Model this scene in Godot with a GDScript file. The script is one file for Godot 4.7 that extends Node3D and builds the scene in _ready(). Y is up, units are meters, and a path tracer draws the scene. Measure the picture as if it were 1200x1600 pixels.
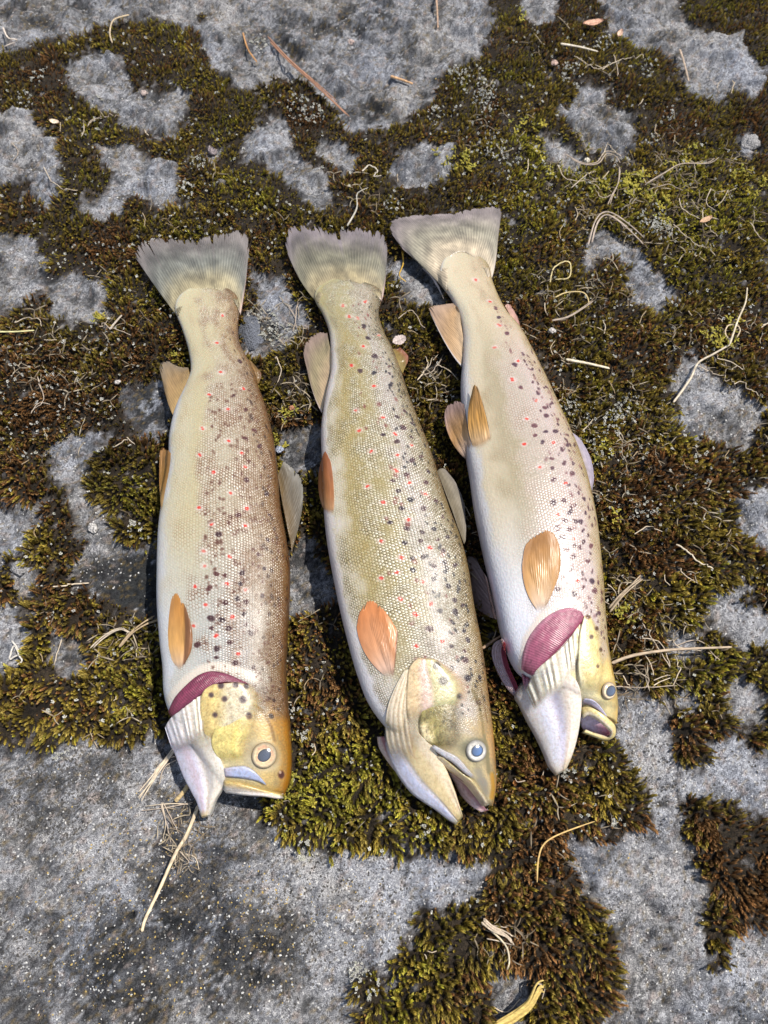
extends Node3D

# ---------------------------------------------------------------- the place: three trout laid side by side on mossy rock
const CAM_H := 0.45          # metres above the rock
const PITCH := 68.0          # degrees below the horizon
const HALF := 0.65           # tangent of half the vertical field of view
const MM := 0.001

# detailed part of the ground (metres); the sheet goes on coarsely beyond it
const X0 := -0.45
const X1 := 0.45
const Z0 := -0.78
const Z1 := 0.22
const STEP := 0.0016
const CELL := 0.002

var rng := RandomNumberGenerator.new()
var n_big := FastNoiseLite.new()
var n_mid := FastNoiseLite.new()
var n_fine := FastNoiseLite.new()
var n_cell := FastNoiseLite.new()
var field := PackedFloat32Array()     # 1 = bare rock, 0 = moss, on the CELL grid
var fw := 0
var fh := 0
var heights := PackedFloat32Array()   # ground heights on the STEP grid
var gw := 0
var gh := 0


func _ready() -> void:
	rng.seed = 4711
	camera_and_light()
	noises()
	rock_field()
	ground()
	moss()
	trout_one()
	trout_two()
	trout_three()
	litter()


# ---------------------------------------------------------------- camera, sky, sun
func camera_and_light() -> void:
	var cam := Camera3D.new()
	cam.name = "camera"
	cam.fov = rad_to_deg(2.0 * atan(HALF))
	cam.position = Vector3(0, CAM_H, 0)
	cam.rotation = Vector3(deg_to_rad(-PITCH), 0, 0)
	cam.near = 0.02
	cam.far = 200.0
	var lens := CameraAttributesPhysical.new()
	lens.frustum_focal_length = 5.0
	lens.exposure_aperture = 2.6
	lens.frustum_focus_distance = 0.43
	cam.attributes = lens
	add_child(cam)
	cam.fov = rad_to_deg(2.0 * atan(HALF))

	var sky_mat := ProceduralSkyMaterial.new()
	sky_mat.sky_top_color = Color(0.56, 0.62, 0.72)
	sky_mat.sky_horizon_color = Color(0.82, 0.83, 0.84)
	sky_mat.sky_curve = 0.18
	sky_mat.ground_bottom_color = Color(0.22, 0.21, 0.19)
	sky_mat.ground_horizon_color = Color(0.5, 0.5, 0.48)
	sky_mat.sky_energy_multiplier = 1.0
	sky_mat.sun_angle_max = 3.0
	var sky := Sky.new()
	sky.sky_material = sky_mat
	var env := Environment.new()
	env.background_mode = Environment.BG_SKY
	env.sky = sky
	env.tonemap_mode = Environment.TONE_MAPPER_LINEAR
	env.tonemap_exposure = 1.5
	env.sdfgi_enabled = true
	env.ssao_enabled = true
	env.ssil_enabled = true
	var we := WorldEnvironment.new()
	we.name = "world_environment"
	we.environment = env
	add_child(we)

	var sun := DirectionalLight3D.new()
	sun.name = "sun"
	sun.light_color = Color(1.0, 0.97, 0.925)
	sun.light_energy = 1.45
	sun.light_angular_distance = 0.5
	sun.shadow_enabled = true
	sun.basis = Basis.looking_at(-Vector3(0.40, 0.88, -0.17).normalized(), Vector3.UP)
	add_child(sun)


# a point of the place: where the line of sight through that spot of the photograph (1200 x 1600) meets the height h
func at(x: float, y: float, h: float) -> Vector3:
	var u := (x - 600.0) / 800.0 * HALF
	var v := (800.0 - y) / 800.0 * HALF
	var s := sin(deg_to_rad(PITCH))
	var c := cos(deg_to_rad(PITCH))
	var k := (CAM_H - h) / (s - v * c)
	return Vector3(k * u, h, -k * (c + v * s))


func noises() -> void:
	for n in [n_big, n_mid, n_fine, n_cell]:
		n.noise_type = FastNoiseLite.TYPE_SIMPLEX_SMOOTH
		n.fractal_type = FastNoiseLite.FRACTAL_FBM
	n_big.seed = 11
	n_big.frequency = 7.0
	n_big.fractal_octaves = 3
	n_mid.seed = 23
	n_mid.frequency = 42.0
	n_mid.fractal_octaves = 4
	n_fine.seed = 37
	n_fine.frequency = 210.0
	n_fine.fractal_octaves = 3
	n_cell.seed = 51
	n_cell.noise_type = FastNoiseLite.TYPE_CELLULAR
	n_cell.frequency = 160.0
	n_cell.fractal_type = FastNoiseLite.FRACTAL_NONE


func s2l(r: float, g: float, b: float) -> Color:
	return Color(r / 255.0, g / 255.0, b / 255.0).srgb_to_linear()


func label(o: Node3D, text: String, category: String, group := "", kind := "") -> void:
	if text != "":
		o.set_meta("label", text)
	if category != "":
		o.set_meta("category", category)
	if group != "":
		o.set_meta("group", group)
	if kind != "":
		o.set_meta("kind", kind)


# ---------------------------------------------------------------- where the rock is bare
func rock_field() -> void:
	fw = int((X1 - X0) / CELL) + 1
	fh = int((Z1 - Z0) / CELL) + 1
	field.resize(fw * fh)
	for j in fh:
		for i in fw:
			var x := X0 + i * CELL
			var z := Z0 + j * CELL
			# beyond the frame the same mixture goes on
			var k := -z
			var s := sin(deg_to_rad(PITCH))
			var c := cos(deg_to_rad(PITCH))
			var depth := CAM_H * s + k * c
			var inside := absf(x) < depth * HALF * 0.75 + 0.004 and absf(-CAM_H * c + k * s) < depth * HALF + 0.004
			field[j * fw + i] = 0.0 if inside else (1.0 if n_big.get_noise_2d(x * 1.6 + 3.0, z * 1.6) > 0.08 else 0.0)
	var polys := [
		[0, -30, 330, -30, 300, 40, 240, 28, 180, 22, 125, 48, 60, 62, -20, 84],
		[330, -20, 760, -30, 768, 45, 742, 92, 692, 104, 672, 165, 606, 194, 545, 212, 522, 160, 480, 122, 432, 112, 392, 140, 340, 110, 310, 60],
		[98, 96, 150, 74, 190, 88, 200, 132, 232, 140, 292, 134, 292, 180, 256, 216, 200, 192, 150, 166, 118, 140],
		[-20, 180, 40, 178, 82, 214, 94, 285, 64, 334, 46, 278, -20, 288],
		[140, 224, 200, 228, 270, 256, 278, 322, 238, 318, 190, 290, 186, 334, 128, 334, 116, 316, 160, 300, 178, 270],
		[-20, 360, 40, 366, 72, 400, 60, 444, 24, 492, -20, 494],
		[58, 430, 110, 422, 164, 438, 166, 492, 120, 504, 84, 490],
		[372, 240, 398, 196, 432, 166, 446, 200, 462, 240, 504, 266, 524, 302, 510, 328, 470, 304, 436, 264],
		[498, 214, 560, 238, 552, 268, 500, 246],
		[608, 262, 650, 222, 714, 228, 704, 272, 660, 292, 620, 284],
		[72, 690, 130, 678, 158, 664, 162, 690, 134, 722, 128, 766, 164, 790, 174, 832, 150, 864, 118, 834, 108, 784, 88, 742],
		[-20, 800, 40, 776, 64, 790, 34, 852, -20, 884],
		[108, 872, 160, 848, 204, 846, 262, 862, 268, 970, 200, 958, 150, 926, 112, 914],
		[14, 890, 52, 876, 62, 912, 28, 924],
		[78, 1000, 96, 986, 142, 1024, 122, 1054, 84, 1042],
		[-20, 1165, 60, 1176, 120, 1160, 200, 1166, 250, 1146, 300, 1170, 400, 1240, 404, 1262, 424, 1304, 470, 1332, 540, 1330, 600, 1338, 640, 1344, 690, 1332, 700, 1350, 750, 1346, 762, 1390, 724, 1424, 668, 1400, 642, 1460, 618, 1510, 572, 1516, 538, 1560, 560, 1640, -20, 1640],
		[776, 1526, 810, 1518, 824, 1560, 800, 1640, 766, 1640],
		[890, 1310, 960, 1314, 1025, 1294, 1022, 1240, 985, 1190, 960, 1140, 940, 1084, 1020, 1080, 1042, 1130, 1062, 1204, 1092, 1212, 1130, 1150, 1190, 1176, 1230, 1200, 1230, 1296, 1150, 1252, 1080, 1240, 1056, 1258, 1058, 1300, 1090, 1360, 1098, 1420, 1108, 1500, 1126, 1546, 1146, 1470, 1230, 1440, 1230, 1640, 956, 1640, 966, 1540, 972, 1480, 942, 1420, 908, 1376, 888, 1340],
	]
	var more := [
		[1047, 583, 1087, 558, 1122, 594, 1200, 634, 1184, 668, 1160, 714, 1136, 678, 1100, 686, 1066, 668, 1062, 634],
		[1152, 800, 1180, 764, 1230, 758, 1230, 856, 1164, 848],
		[912, 426, 916, 384, 938, 346, 964, 370, 1004, 392, 1042, 438, 1056, 464, 1018, 484, 984, 456, 974, 432, 1000, 416, 968, 396, 938, 398],
		[878, 174, 920, 122, 944, 128, 948, 162, 992, 176, 998, 214, 968, 240, 926, 232, 904, 206],
		[848, 214, 872, 208, 918, 240, 890, 264, 858, 248],
		[936, -30, 1060, -20, 1072, 30, 1110, 50, 1152, 60, 1192, 108, 1198, 142, 1160, 148, 1140, 114, 1132, 162, 1110, 152, 1080, 142, 1050, 84, 990, 66, 958, 52],
		[812, -30, 872, -30, 872, 26, 840, 32, 818, 16],
		[1154, 214, 1180, 204, 1192, 236, 1160, 248],
		[1108, 942, 1150, 908, 1174, 918, 1152, 950, 1230, 958, 1230, 1008, 1150, 1006, 1118, 982],
		[1060, 1080, 1080, 1062, 1098, 1090, 1086, 1112, 1064, 1102],
		[1138, 1070, 1172, 1058, 1204, 1100, 1198, 1142, 1160, 1122, 1128, 1096],
		[452, 850, 482, 826, 504, 870, 530, 924, 482, 964, 440, 964],
		[374, 490, 410, 498, 418, 550, 386, 562],
		[600, 410, 650, 398, 694, 440, 692, 474, 630, 468],
		[386, 416, 440, 428, 484, 500, 432, 552, 410, 480],
		[436, 680, 510, 656, 512, 722, 446, 736],
		[186, 606, 254, 588, 270, 640, 262, 680, 204, 668],
		[-20, 936, 30, 948, 42, 1000, 12, 1044, -20, 1046],
		[1038, 1000, 1080, 988, 1098, 1020, 1060, 1034],
		[320, 226, 346, 224, 348, 246, 322, 248],
	]
	for p in polys + more:
		var poly := PackedVector2Array()
		var lo := Vector2(9, 9)
		var hi := Vector2(-9, -9)
		for k in range(0, p.size(), 2):
			var w := at(p[k], p[k + 1], 0.003)
			var q := Vector2(w.x, w.z)
			poly.append(q)
			lo = lo.min(q)
			hi = hi.max(q)
		for j in range(maxi(0, int((lo.y - Z0) / CELL)), mini(fh - 1, int((hi.y - Z0) / CELL) + 1) + 1):
			for i in range(maxi(0, int((lo.x - X0) / CELL)), mini(fw - 1, int((hi.x - X0) / CELL) + 1) + 1):
				if Geometry2D.is_point_in_polygon(Vector2(X0 + i * CELL, Z0 + j * CELL), poly):
					field[j * fw + i] = 1.0
	for passes in 2:
		field = blurred(field, 1, 0)
		field = blurred(field, 0, 1)


func blurred(a: PackedFloat32Array, dx: int, dz: int) -> PackedFloat32Array:
	var out := PackedFloat32Array()
	out.resize(a.size())
	for j in fh:
		for i in fw:
			var s := 0.0
			for k in range(-2, 3):
				s += a[clampi(j + k * dz, 0, fh - 1) * fw + clampi(i + k * dx, 0, fw - 1)]
			out[j * fw + i] = s / 5.0
	return out


func rockness(x: float, z: float) -> float:
	var a := (x - X0) / CELL
	var b := (z - Z0) / CELL
	if a < 0.0 or b < 0.0 or a >= fw - 1 or b >= fh - 1:
		return 0.5 + 1.6 * n_big.get_noise_2d(x * 1.6 + 3.0, z * 1.6)
	var i := int(a)
	var j := int(b)
	a -= i
	b -= j
	var k := j * fw + i
	var f := lerpf(lerpf(field[k], field[k + 1], a), lerpf(field[k + fw], field[k + fw + 1], a), b)
	return f + 0.13 + 0.52 * n_mid.get_noise_2d(x * 1.3, z * 1.3) + 0.42 * n_fine.get_noise_2d(x * 0.7, z * 0.7)


# spots of the rock that are darker (weathered, damp) or paler: x, y, radius in the photograph, amount
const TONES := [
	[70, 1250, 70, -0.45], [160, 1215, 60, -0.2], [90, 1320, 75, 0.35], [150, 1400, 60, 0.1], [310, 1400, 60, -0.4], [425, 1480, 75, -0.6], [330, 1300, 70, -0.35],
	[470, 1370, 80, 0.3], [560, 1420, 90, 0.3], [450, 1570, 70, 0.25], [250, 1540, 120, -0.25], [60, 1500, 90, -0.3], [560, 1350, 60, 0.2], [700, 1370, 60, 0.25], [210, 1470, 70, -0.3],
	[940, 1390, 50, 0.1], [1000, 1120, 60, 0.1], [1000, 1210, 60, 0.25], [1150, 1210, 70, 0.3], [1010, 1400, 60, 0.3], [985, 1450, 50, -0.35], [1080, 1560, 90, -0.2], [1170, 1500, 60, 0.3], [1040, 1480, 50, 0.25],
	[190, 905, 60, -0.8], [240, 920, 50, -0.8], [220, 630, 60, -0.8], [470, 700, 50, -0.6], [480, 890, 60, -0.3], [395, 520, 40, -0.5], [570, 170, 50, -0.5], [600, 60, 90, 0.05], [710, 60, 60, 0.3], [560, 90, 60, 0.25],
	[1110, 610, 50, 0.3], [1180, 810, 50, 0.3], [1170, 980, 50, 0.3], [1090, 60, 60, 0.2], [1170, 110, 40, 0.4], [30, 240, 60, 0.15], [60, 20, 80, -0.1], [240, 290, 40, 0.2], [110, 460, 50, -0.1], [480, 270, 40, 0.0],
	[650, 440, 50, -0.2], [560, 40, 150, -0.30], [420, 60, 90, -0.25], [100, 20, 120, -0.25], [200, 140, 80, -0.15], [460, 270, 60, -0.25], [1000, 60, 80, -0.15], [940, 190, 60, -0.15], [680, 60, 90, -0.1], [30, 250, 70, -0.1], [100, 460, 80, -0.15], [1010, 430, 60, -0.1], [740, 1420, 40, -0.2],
]


func ground() -> void:
	var xs := PackedFloat32Array()
	var zs := PackedFloat32Array()
	var outer := [14.0, 9.0, 6.5, 5.0, 4.0, 3.2, 2.6, 2.1, 1.7, 1.4, 1.15, 0.95, 0.78, 0.64, 0.52, 0.42, 0.34, 0.27, 0.21, 0.16, 0.12, 0.09, 0.065, 0.045, 0.03, 0.02, 0.012, 0.006]
	for o in outer:
		xs.append(X0 - o)
		zs.append(Z0 - o)
	gw = int(round((X1 - X0) / STEP)) + 1
	gh = int(round((Z1 - Z0) / STEP)) + 1
	for i in gw:
		xs.append(X0 + i * STEP)
	for j in gh:
		zs.append(Z0 + j * STEP)
	outer.reverse()
	for o in outer:
		xs.append(X1 + o)
		zs.append(Z1 + o)
	var nx := xs.size()
	var nz := zs.size()
	var m := outer.size()
	heights.resize(gw * gh)
	var tones := []
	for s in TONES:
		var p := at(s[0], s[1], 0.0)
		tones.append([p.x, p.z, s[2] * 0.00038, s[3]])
	# the tones go on a coarse grid first
	var tone := PackedFloat32Array()
	tone.resize(fw * fh)
	for line in [[170, 1462, 176, 1446, 190, 1436, 214, 1430], [1146, 1262, 1156, 1240, 1182, 1228, 1206, 1206], [640, 1400, 628, 1370, 640, 1345], [905, 1400, 930, 1420, 950, 1470, 960, 1520], [420, 1330, 400, 1380, 412, 1420],
			[330, 60, 380, 96, 440, 108, 500, 120], [560, 20, 600, 80, 650, 110], [1000, 20, 1060, 90, 1110, 130], [1120, 600, 1140, 640], [280, 1560, 330, 1530, 360, 1480], [980, 1210, 1010, 1250, 1040, 1262], [130, 700, 140, 760, 160, 800]]:
		for k in range(0, line.size() - 2, 2):
			for m_ in 24:
				var q := Vector2(line[k], line[k + 1]).lerp(Vector2(line[k + 2], line[k + 3]), m_ / 24.0)
				var w := at(q.x, q.y, 0.0)
				w.x += 0.004 * n_mid.get_noise_2d(w.x * 2.0, w.z * 2.0)
				w.z += 0.004 * n_mid.get_noise_2d(w.x * 2.0 + 50.0, w.z * 2.0)
				tones.append([w.x, w.z, 0.0014 + 0.0008 * n_fine.get_noise_2d(w.x, w.z), -0.30])
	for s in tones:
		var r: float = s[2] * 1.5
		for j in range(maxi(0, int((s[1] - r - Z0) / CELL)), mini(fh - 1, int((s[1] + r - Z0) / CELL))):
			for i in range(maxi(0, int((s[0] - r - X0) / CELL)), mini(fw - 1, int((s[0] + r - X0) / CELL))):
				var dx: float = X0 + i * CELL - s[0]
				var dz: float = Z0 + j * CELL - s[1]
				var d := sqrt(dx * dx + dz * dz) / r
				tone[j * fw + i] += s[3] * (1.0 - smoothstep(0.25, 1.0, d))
	var verts := PackedVector3Array()
	var cols := PackedColorArray()
	verts.resize(nx * nz)
	cols.resize(nx * nz)
	for j in nz:
		var z := zs[j]
		for i in nx:
			var x := xs[i]
			var big := n_big.get_noise_2d(x, z)
			var mid := n_mid.get_noise_2d(x, z)
			var fine := n_fine.get_noise_2d(x, z)
			var rock := rockness(x, z)
			var bare := smoothstep(0.40, 0.58, rock)
			var mossy := 1.0 - smoothstep(0.30, 0.56, rock)
			# the rock: broad swells, dents, grain; the moss grows as low cushions
			var ridged := 1.0 - absf(n_mid.get_noise_2d(x * 0.45 + 7.0, z * 0.8 + 2.0)) * 2.0
			var pit := smoothstep(0.22, 0.5, n_fine.get_noise_2d(x * 0.6 - 21.0, z * 0.6 + 5.0))
			var calm := smoothstep(0.0, 0.05, maxf(absf(x + 0.01) - 0.18, absf(z + 0.215) - 0.185))
			var ledge := n_mid.get_noise_2d(x * 0.42 + 71.0, z * 0.6 - 33.0)
			var h := big * 3.0 + (ledge * 9.0 + absf(ledge) * 4.0) * calm * bare + mid * 4.4 * bare + n_fine.get_noise_2d(x * 0.5 + 3.0, z * 0.5) * 1.0 * bare + ridged * 2.4 * bare - pit * 1.6 * bare - 1.0
			h += mossy * (2.6 + 3.4 * mid + 1.6 * fine)
			var far := maxf(maxf(X0 - x, x - X1), maxf(Z0 - z, z - Z1))
			var away := smoothstep(0.0, 0.12, far)
			h *= 1.0 - away
			if far > 0.0:
				h += far * 12.0 * n_big.get_noise_2d(x * 0.05, z * 0.05)
			var ti := 0.0
			if far <= 0.0:
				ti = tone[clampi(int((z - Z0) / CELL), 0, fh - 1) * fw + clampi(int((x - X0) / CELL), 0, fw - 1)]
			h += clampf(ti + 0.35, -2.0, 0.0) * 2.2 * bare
			h *= MM
			var k := j * nx + i
			verts[k] = Vector3(x, h, z)
			if far <= 0.0:
				heights[(j - m) * gw + (i - m)] = h
			# colour: grey stone with black crusts, pale bloom, pinkish and ochre specks of lichen
			var patchy := n_mid.get_noise_2d(x * 0.55 - 5.0, z * 0.55 + 8.0)
			var grit := n_fine.get_noise_2d(x * 2.4 + 3.0, z * 2.4)
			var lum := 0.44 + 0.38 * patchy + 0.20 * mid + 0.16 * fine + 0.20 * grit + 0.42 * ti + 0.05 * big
			lum = maxf(lum, 0.045)
			var crust := smoothstep(0.17, 0.29, n_mid.get_noise_2d(x * 1.5 + 9.0, z * 1.5 - 4.0) + 0.6 * fine + 0.3 * grit - 0.75 * ti - 0.14)
			lum = lerpf(lum, 0.05, crust * 0.72)
			var bloom := smoothstep(0.14, 0.28, n_mid.get_noise_2d(x * 1.1 - 15.0, z * 1.1 + 8.0) + 0.35 * ti + 0.55 * fine + 0.3 * grit - 0.06)
			lum = lerpf(minf(lum, 0.62), 0.66, bloom * 0.7)
			var warm := n_big.get_noise_2d(x * 1.7 + 20.0, z * 1.7)
			var c := Color(lum * (0.96 + 0.06 * warm), lum * (0.985 + 0.01 * warm), lum * (1.06 - 0.09 * warm))
			var pink := smoothstep(0.30, 0.42, n_fine.get_noise_2d(x * 0.55 + 61.0, z * 0.55))
			c = c.lerp(Color(0.50, 0.40, 0.35), pink * 0.55 * (1.0 - crust))
			var ochre := smoothstep(0.30, 0.44, n_fine.get_noise_2d(x * 1.5 + 31.0, z * 1.5) + 0.30 * n_mid.get_noise_2d(x * 0.7 - 13.0, z * 0.7 + 17.0))
			c = c.lerp(Color(0.36, 0.25, 0.07), ochre * 0.45 * (1.0 - bloom * 0.7))
			var rim := smoothstep(0.28, 0.5, rock) * (1.0 - smoothstep(0.52, 0.78, rock))
			c = c.lerp(Color(0.10, 0.075, 0.06), rim * 0.55)
			var soil := 0.6 + 1.2 * maxf(0.0, fine + 0.3 * grit) + 0.5 * mid
			c = (Color(0.060, 0.044, 0.028) * soil).lerp(c, bare)
			if away > 0.0:
				# further off the eye no longer parts stone from moss
				var mix_ := smoothstep(-0.25, 0.25, n_big.get_noise_2d(x * 0.12, z * 0.12))
				c = c.lerp(Color(0.20, 0.20, 0.19).lerp(Color(0.095, 0.080, 0.030), mix_), away)
			cols[k] = c
	var idx := PackedInt32Array()
	idx.resize((nx - 1) * (nz - 1) * 6)
	var w := 0
	for j in nz - 1:
		for i in nx - 1:
			var k := j * nx + i
			idx[w] = k
			idx[w + 1] = k + 1
			idx[w + 2] = k + nx
			idx[w + 3] = k + 1
			idx[w + 4] = k + nx + 1
			idx[w + 5] = k + nx
			w += 6
	var mat := StandardMaterial3D.new()
	mat.vertex_color_use_as_albedo = true
	mat.roughness = 0.88
	mat.metallic_specular = 0.35
	mat.uv1_triplanar = true
	mat.uv1_world_triplanar = true
	mat.uv1_scale = Vector3.ONE * 5.0
	var grain := FastNoiseLite.new()
	grain.seed = 5
	grain.noise_type = FastNoiseLite.TYPE_SIMPLEX
	grain.frequency = 0.24
	grain.fractal_octaves = 4
	grain.fractal_gain = 0.75
	var ramp := Gradient.new()
	ramp.offsets = PackedFloat32Array([0.0, 0.36, 0.5, 0.60, 1.0])
	ramp.colors = PackedColorArray([Color(0.22, 0.22, 0.23), Color(0.48, 0.48, 0.49), Color(0.80, 0.80, 0.80), Color(0.98, 0.97, 0.96), Color(1, 1, 1)])
	var nt := NoiseTexture2D.new()
	nt.width = 1024
	nt.height = 1024
	nt.seamless = true
	nt.noise = grain
	nt.color_ramp = ramp
	mat.albedo_texture = nt
	var nb := NoiseTexture2D.new()
	nb.width = 1024
	nb.height = 1024
	nb.seamless = true
	nb.noise = grain
	mat.heightmap_enabled = true
	mat.heightmap_texture = nb
	mat.heightmap_scale = 0.10
	var fleck := FastNoiseLite.new()
	fleck.seed = 15
	fleck.noise_type = FastNoiseLite.TYPE_CELLULAR
	fleck.cellular_return_type = FastNoiseLite.RETURN_CELL_VALUE
	fleck.cellular_jitter = 1.0
	fleck.frequency = 0.15
	fleck.fractal_octaves = 2
	var fr := Gradient.new()
	fr.offsets = PackedFloat32Array([0.0, 0.28, 0.40, 0.62, 0.80, 1.0])
	fr.colors = PackedColorArray([Color(0.50, 0.50, 0.52), Color(0.62, 0.62, 0.63), Color(0.80, 0.80, 0.80), Color(0.90, 0.90, 0.90), Color(0.98, 0.98, 0.97), Color(1, 1, 1)])
	var nd := NoiseTexture2D.new()
	nd.width = 1024
	nd.height = 1024
	nd.seamless = true
	nd.noise = fleck
	nd.color_ramp = fr
	mat.detail_enabled = true
	mat.detail_blend_mode = BaseMaterial3D.BLEND_MODE_MUL
	mat.detail_albedo = nd
	mat.detail_uv_layer = BaseMaterial3D.DETAIL_UV_2
	mat.uv2_triplanar = true
	mat.uv2_world_triplanar = true
	mat.uv2_scale = Vector3.ONE * 6.3
	var o := mesh_of("rock_ground", verts, cols, PackedVector2Array(), idx, mat, self)
	label(o, "grey weathered rock with dark crusts and ochre lichen showing through the moss", "rock", "", "structure")


func ground_h(x: float, z: float) -> float:
	var a := clampf((x - X0) / STEP, 0.0, gw - 1.001)
	var b := clampf((z - Z0) / STEP, 0.0, gh - 1.001)
	var i := int(a)
	var j := int(b)
	a -= i
	b -= j
	var k := j * gw + i
	return lerpf(lerpf(heights[k], heights[k + 1], a), lerpf(heights[k + gw], heights[k + gw + 1], a), b)


# the height on which a light thing comes to lie: the rock, or the tips of the moss
func top_h(x: float, z: float) -> float:
	return ground_h(x, z) + 0.0038 * (1.0 - smoothstep(0.36, 0.52, rockness(x, z)))


func on_ground(x: float, y: float, lift := 0.0) -> Vector3:
	var p := at(x, y, 0.003)
	for k in 3:
		p = at(x, y, top_h(p.x, p.z) + lift)
	return p


# ---------------------------------------------------------------- mesh helpers
func mesh_of(called: String, v: PackedVector3Array, c: PackedColorArray, uv: PackedVector2Array, idx: PackedInt32Array, mat: Material, parent: Node3D) -> MeshInstance3D:
	var a := []
	a.resize(Mesh.ARRAY_MAX)
	a[Mesh.ARRAY_VERTEX] = v
	var n := PackedVector3Array()
	n.resize(v.size())
	for k in range(0, idx.size(), 3):
		var p := v[idx[k]]
		var f := (v[idx[k + 2]] - p).cross(v[idx[k + 1]] - p)
		n[idx[k]] += f
		n[idx[k + 1]] += f
		n[idx[k + 2]] += f
	for k in n.size():
		n[k] = n[k].normalized() if n[k].length_squared() > 0.0 else Vector3.UP
	a[Mesh.ARRAY_NORMAL] = n
	if c.size():
		a[Mesh.ARRAY_COLOR] = c
	if uv.size():
		a[Mesh.ARRAY_TEX_UV] = uv
	a[Mesh.ARRAY_INDEX] = idx
	var m := ArrayMesh.new()
	m.add_surface_from_arrays(Mesh.PRIMITIVE_TRIANGLES, a)
	m.surface_set_material(0, mat)
	var o := MeshInstance3D.new()
	o.name = called
	o.mesh = m
	if parent:
		parent.add_child(o, true)
	return o


func plain(rough: float, spec := 0.5) -> StandardMaterial3D:
	var m := StandardMaterial3D.new()
	m.vertex_color_use_as_albedo = true
	m.roughness = rough
	m.metallic_specular = spec
	return m


# ---------------------------------------------------------------- moss
func shoot_mesh(levels: int, per: int, spread: float, seed_: int) -> ArrayMesh:
	# one moss shoot, 1 unit tall: whorls of narrow pointed leaves up a stem, older leaves browner
	var r := RandomNumberGenerator.new()
	r.seed = seed_
	var v := PackedVector3Array()
	var c := PackedColorArray()
	var idx := PackedInt32Array()
	for l in levels:
		var y := 0.10 + 0.62 * l / float(levels - 1)
		var k := y / 0.72
		for a in per:
			var ang := TAU * (a + 0.5 * (l % 2)) / per + r.randf_range(-0.3, 0.3)
			var d := Vector3(cos(ang), 0, sin(ang))
			var side := Vector3(-d.z, 0, d.x)
			var out := spread * (1.0 - 0.45 * k) * r.randf_range(0.8, 1.2)
			var up := r.randf_range(0.30, 0.42)
			var base := Vector3(0, y, 0)
			var mid := base + d * out * 0.55 + Vector3(0, up * 0.42, 0)
			var tip := base + d * out + Vector3(0, up, 0)
			var wd := 0.056 * r.randf_range(0.8, 1.2)
			var s := v.size()
			v.append_array([base, mid + side * wd, mid - side * wd, tip])
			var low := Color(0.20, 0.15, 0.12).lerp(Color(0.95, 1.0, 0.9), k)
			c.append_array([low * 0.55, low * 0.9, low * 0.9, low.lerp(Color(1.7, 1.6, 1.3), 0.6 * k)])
			idx.append_array([s, s + 1, s + 2, s + 1, s + 3, s + 2])
	var o := mesh_of("shoot", v, c, PackedVector2Array(), idx, null, null)
	var m: ArrayMesh = o.mesh
	o.free()
	return m


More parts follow.
